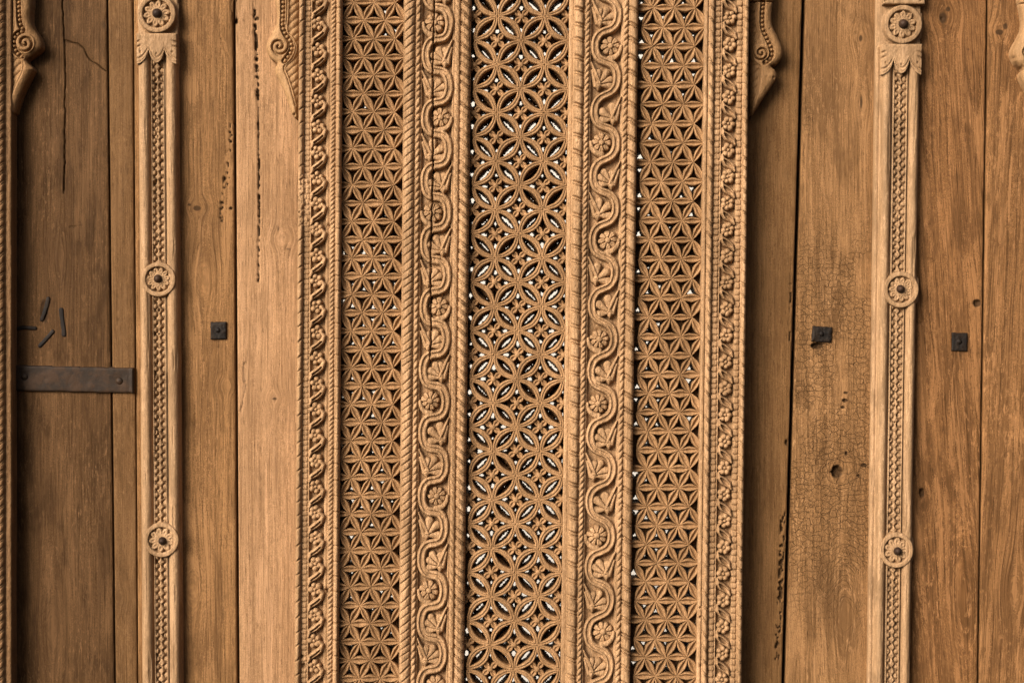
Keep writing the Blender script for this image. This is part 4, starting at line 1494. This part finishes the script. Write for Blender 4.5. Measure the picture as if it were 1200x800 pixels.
# ------------------------------------------------------------------ ironwork
def strap_fn(U, Y):
    top = 427.3 + (U - 12) * 0.026 + 0.5 * (noise(U / 9, U * 0, 3) - 0.5); bot = 457.8 + (U - 12) * 0.020 + 0.5 * (noise(U / 8, U * 0, 5) - 0.5)
    e = np.minimum(np.minimum(Y - top, bot - Y), np.minimum(U - 8, 156.8 + (Y - 430) * 0.02 - U))
    h = 4.6 + 0.8 * (fbm(U / 30, Y / 30, 6) - .5) - 1.2 * np.exp(-np.clip(e, 0, 99) / 0.9) + 0.3 * (fbm(U / 5, Y / 5, 9) - .5)
    h = h + 1.2 * np.exp(-((U - 154.8) / 1.6) ** 2)
    for (x, y) in ((28.5, 441), (139.5, 446)):
        h = h - 0.7 * np.exp(-(np.hypot(U - x, Y - y) / 7) ** 2)
    return np.where(e > 0, h, -2.5)


st = relief("iron_strap", strap_fn, 7, 159, 425.5, 463, 0.8, M_strap, k=kf(4), cut=-2.4, warp=False)
tag(st, "flat rusty iron strap with two rivets nailed across the dark planks", "strap")
spl = wl(st)
for i, (x, y) in enumerate(((28.5, 441), (139.8, 446.3))):
    obj("rivet", nail_mesh(4.4, 2.6, M_strap, name="rivet", seed=i + 3), st, ((x - 600) * S * kf(5) - spl[0], -3.6 * S - spl[1], (400 - y) * S * kf(5) - spl[2]))


def plate(x, y, w, hgt, rot, label, seed, sunk=0.0):
    def fn(U, Y):
        ca, sa = math.cos(rot), math.sin(rot)
        du = (U - x) * ca + (Y - y) * sa; dy = -(U - x) * sa + (Y - y) * ca
        du = du + 0.5 * (noise(dy / 4, dy * 0, seed) - .5); dy = dy + 0.5 * (noise(du / 4, du * 0, seed + 1) - .5)
        e = np.minimum(w / 2 - np.abs(du), hgt / 2 - np.abs(dy))
        h = 3.2 - sunk - 1.0 * np.exp(-np.clip(e, 0, 99) / 0.8) + 1.0 * (fbm(U / 4, Y / 4, seed) - .5)
        return np.where(e > 0, h, -3.0)
    o = relief("iron_plate", fn, x - w * .8, x + w * .8, y - hgt * .8, y + hgt * .8, 0.5, M_iron, cut=-2.9, warp=False, k=kf(2))
    tag(o, label, "plate", "small square iron plates")
    b = wl(o)
    obj("bolt", nail_mesh(3.3, 2.4, M_iron, name="bolt", seed=seed, n=10), o, ((x - 600 - .5) * S * kf(2) - b[0], -(2.6 - sunk) * S - b[1], (400 - y + .5) * S * kf(2) - b[2]))
    return o


plate(256, 387.3, 19.0, 20.8, -0.02, "small square iron plate next to the bright plank by the pale bracket", 401)
plate(963.3, 391.6, 23.5, 18.5, 0.06, "square iron plate over a ragged hole in the crackled board", 402, 0.8)
plate(1124.6, 400.6, 18.6, 22.0, 0.02, "small black iron plate on the dark streaked board", 403, 0.8)


def bar(pts, w, label, seed):
    pm = smooth_poly(pts, 5)
    xs_ = [p[0] for p in pm]; ys_ = [p[1] for p in pm]

    def fn(U, Y):
        best = polyd(U, Y, pm)
        wv = w / 2 * (1 + 0.25 * (noise(U / 4, Y / 4, seed) - .5))
        d = best / wv
        return np.where(d < 1, -0.2 + 1.6 * np.sqrt(np.clip(1 - d ** 4, 0, 1)), -2.5)
    o = relief("clinched_nail", fn, min(xs_) - 4, max(xs_) + 4, min(ys_) - 4, max(ys_) + 4, 0.5, M_iron, cut=-2.4, warp=False, k=kf(1))
    tag(o, label, "nail", "bent nails hammered flat into the plank")
    return o


bar([(19, 385.5), (27, 383.8), (41, 384.5)], 5.0, "bent black nail lying level, nearest the rope-carved post", 501)
bar([(56.5, 350), (53, 363), (48.8, 374)], 5.4, "upright black nail leaning over, topmost of the four above the strap", 502)
bar([(71.3, 363), (73, 376), (75, 392)], 5.8, "longest upright black nail, nearest the black seam between planks", 503)
bar([(61.5, 388.5), (54, 397), (46.5, 405)], 5.0, "slanting black nail, lowest of the four above the strap", 504)

# ------------------------------------------------------------------ what shows through the piercings
def plain(name, col, rough=0.85):
    t = NT(name)
    a = t.noise(t.mp((3, 3, 3)), detail=5)
    t.l(t.mix(t.ramp(a, 0.35, 0.65, 0, 0.25), col, sc3(col, 0.85)), t.b.inputs['Base Color'])
    t.b.inputs['Roughness'].default_value = rough
    return t.m


bp_ = slab("painted_panel", 815, 925, 575, 900, -420, -400, plain("slate blue paint", (0.045, 0.06, 0.085)), bev=2)
tag(bp_, "slate-blue board glimpsed behind the lower piercings of the lattice", "board")

wall = slab("white_wall", -2200, 3400, -1500, 2300, -1780, -1700, plain("white plaster", (0.44, 0.425, 0.40)))
tag(wall, "bright white wall seen only through the piercings of the carved screen", "wall")

sc_ = slab("cloth_scrap", 922.5, 931.5, 374, 411, -22, -19, plain("faded pink cloth", (0.26, 0.12, 0.09)), bev=1)
tag(sc_, "pale pink scrap of cloth wedged in the slanting black gap", "cloth")
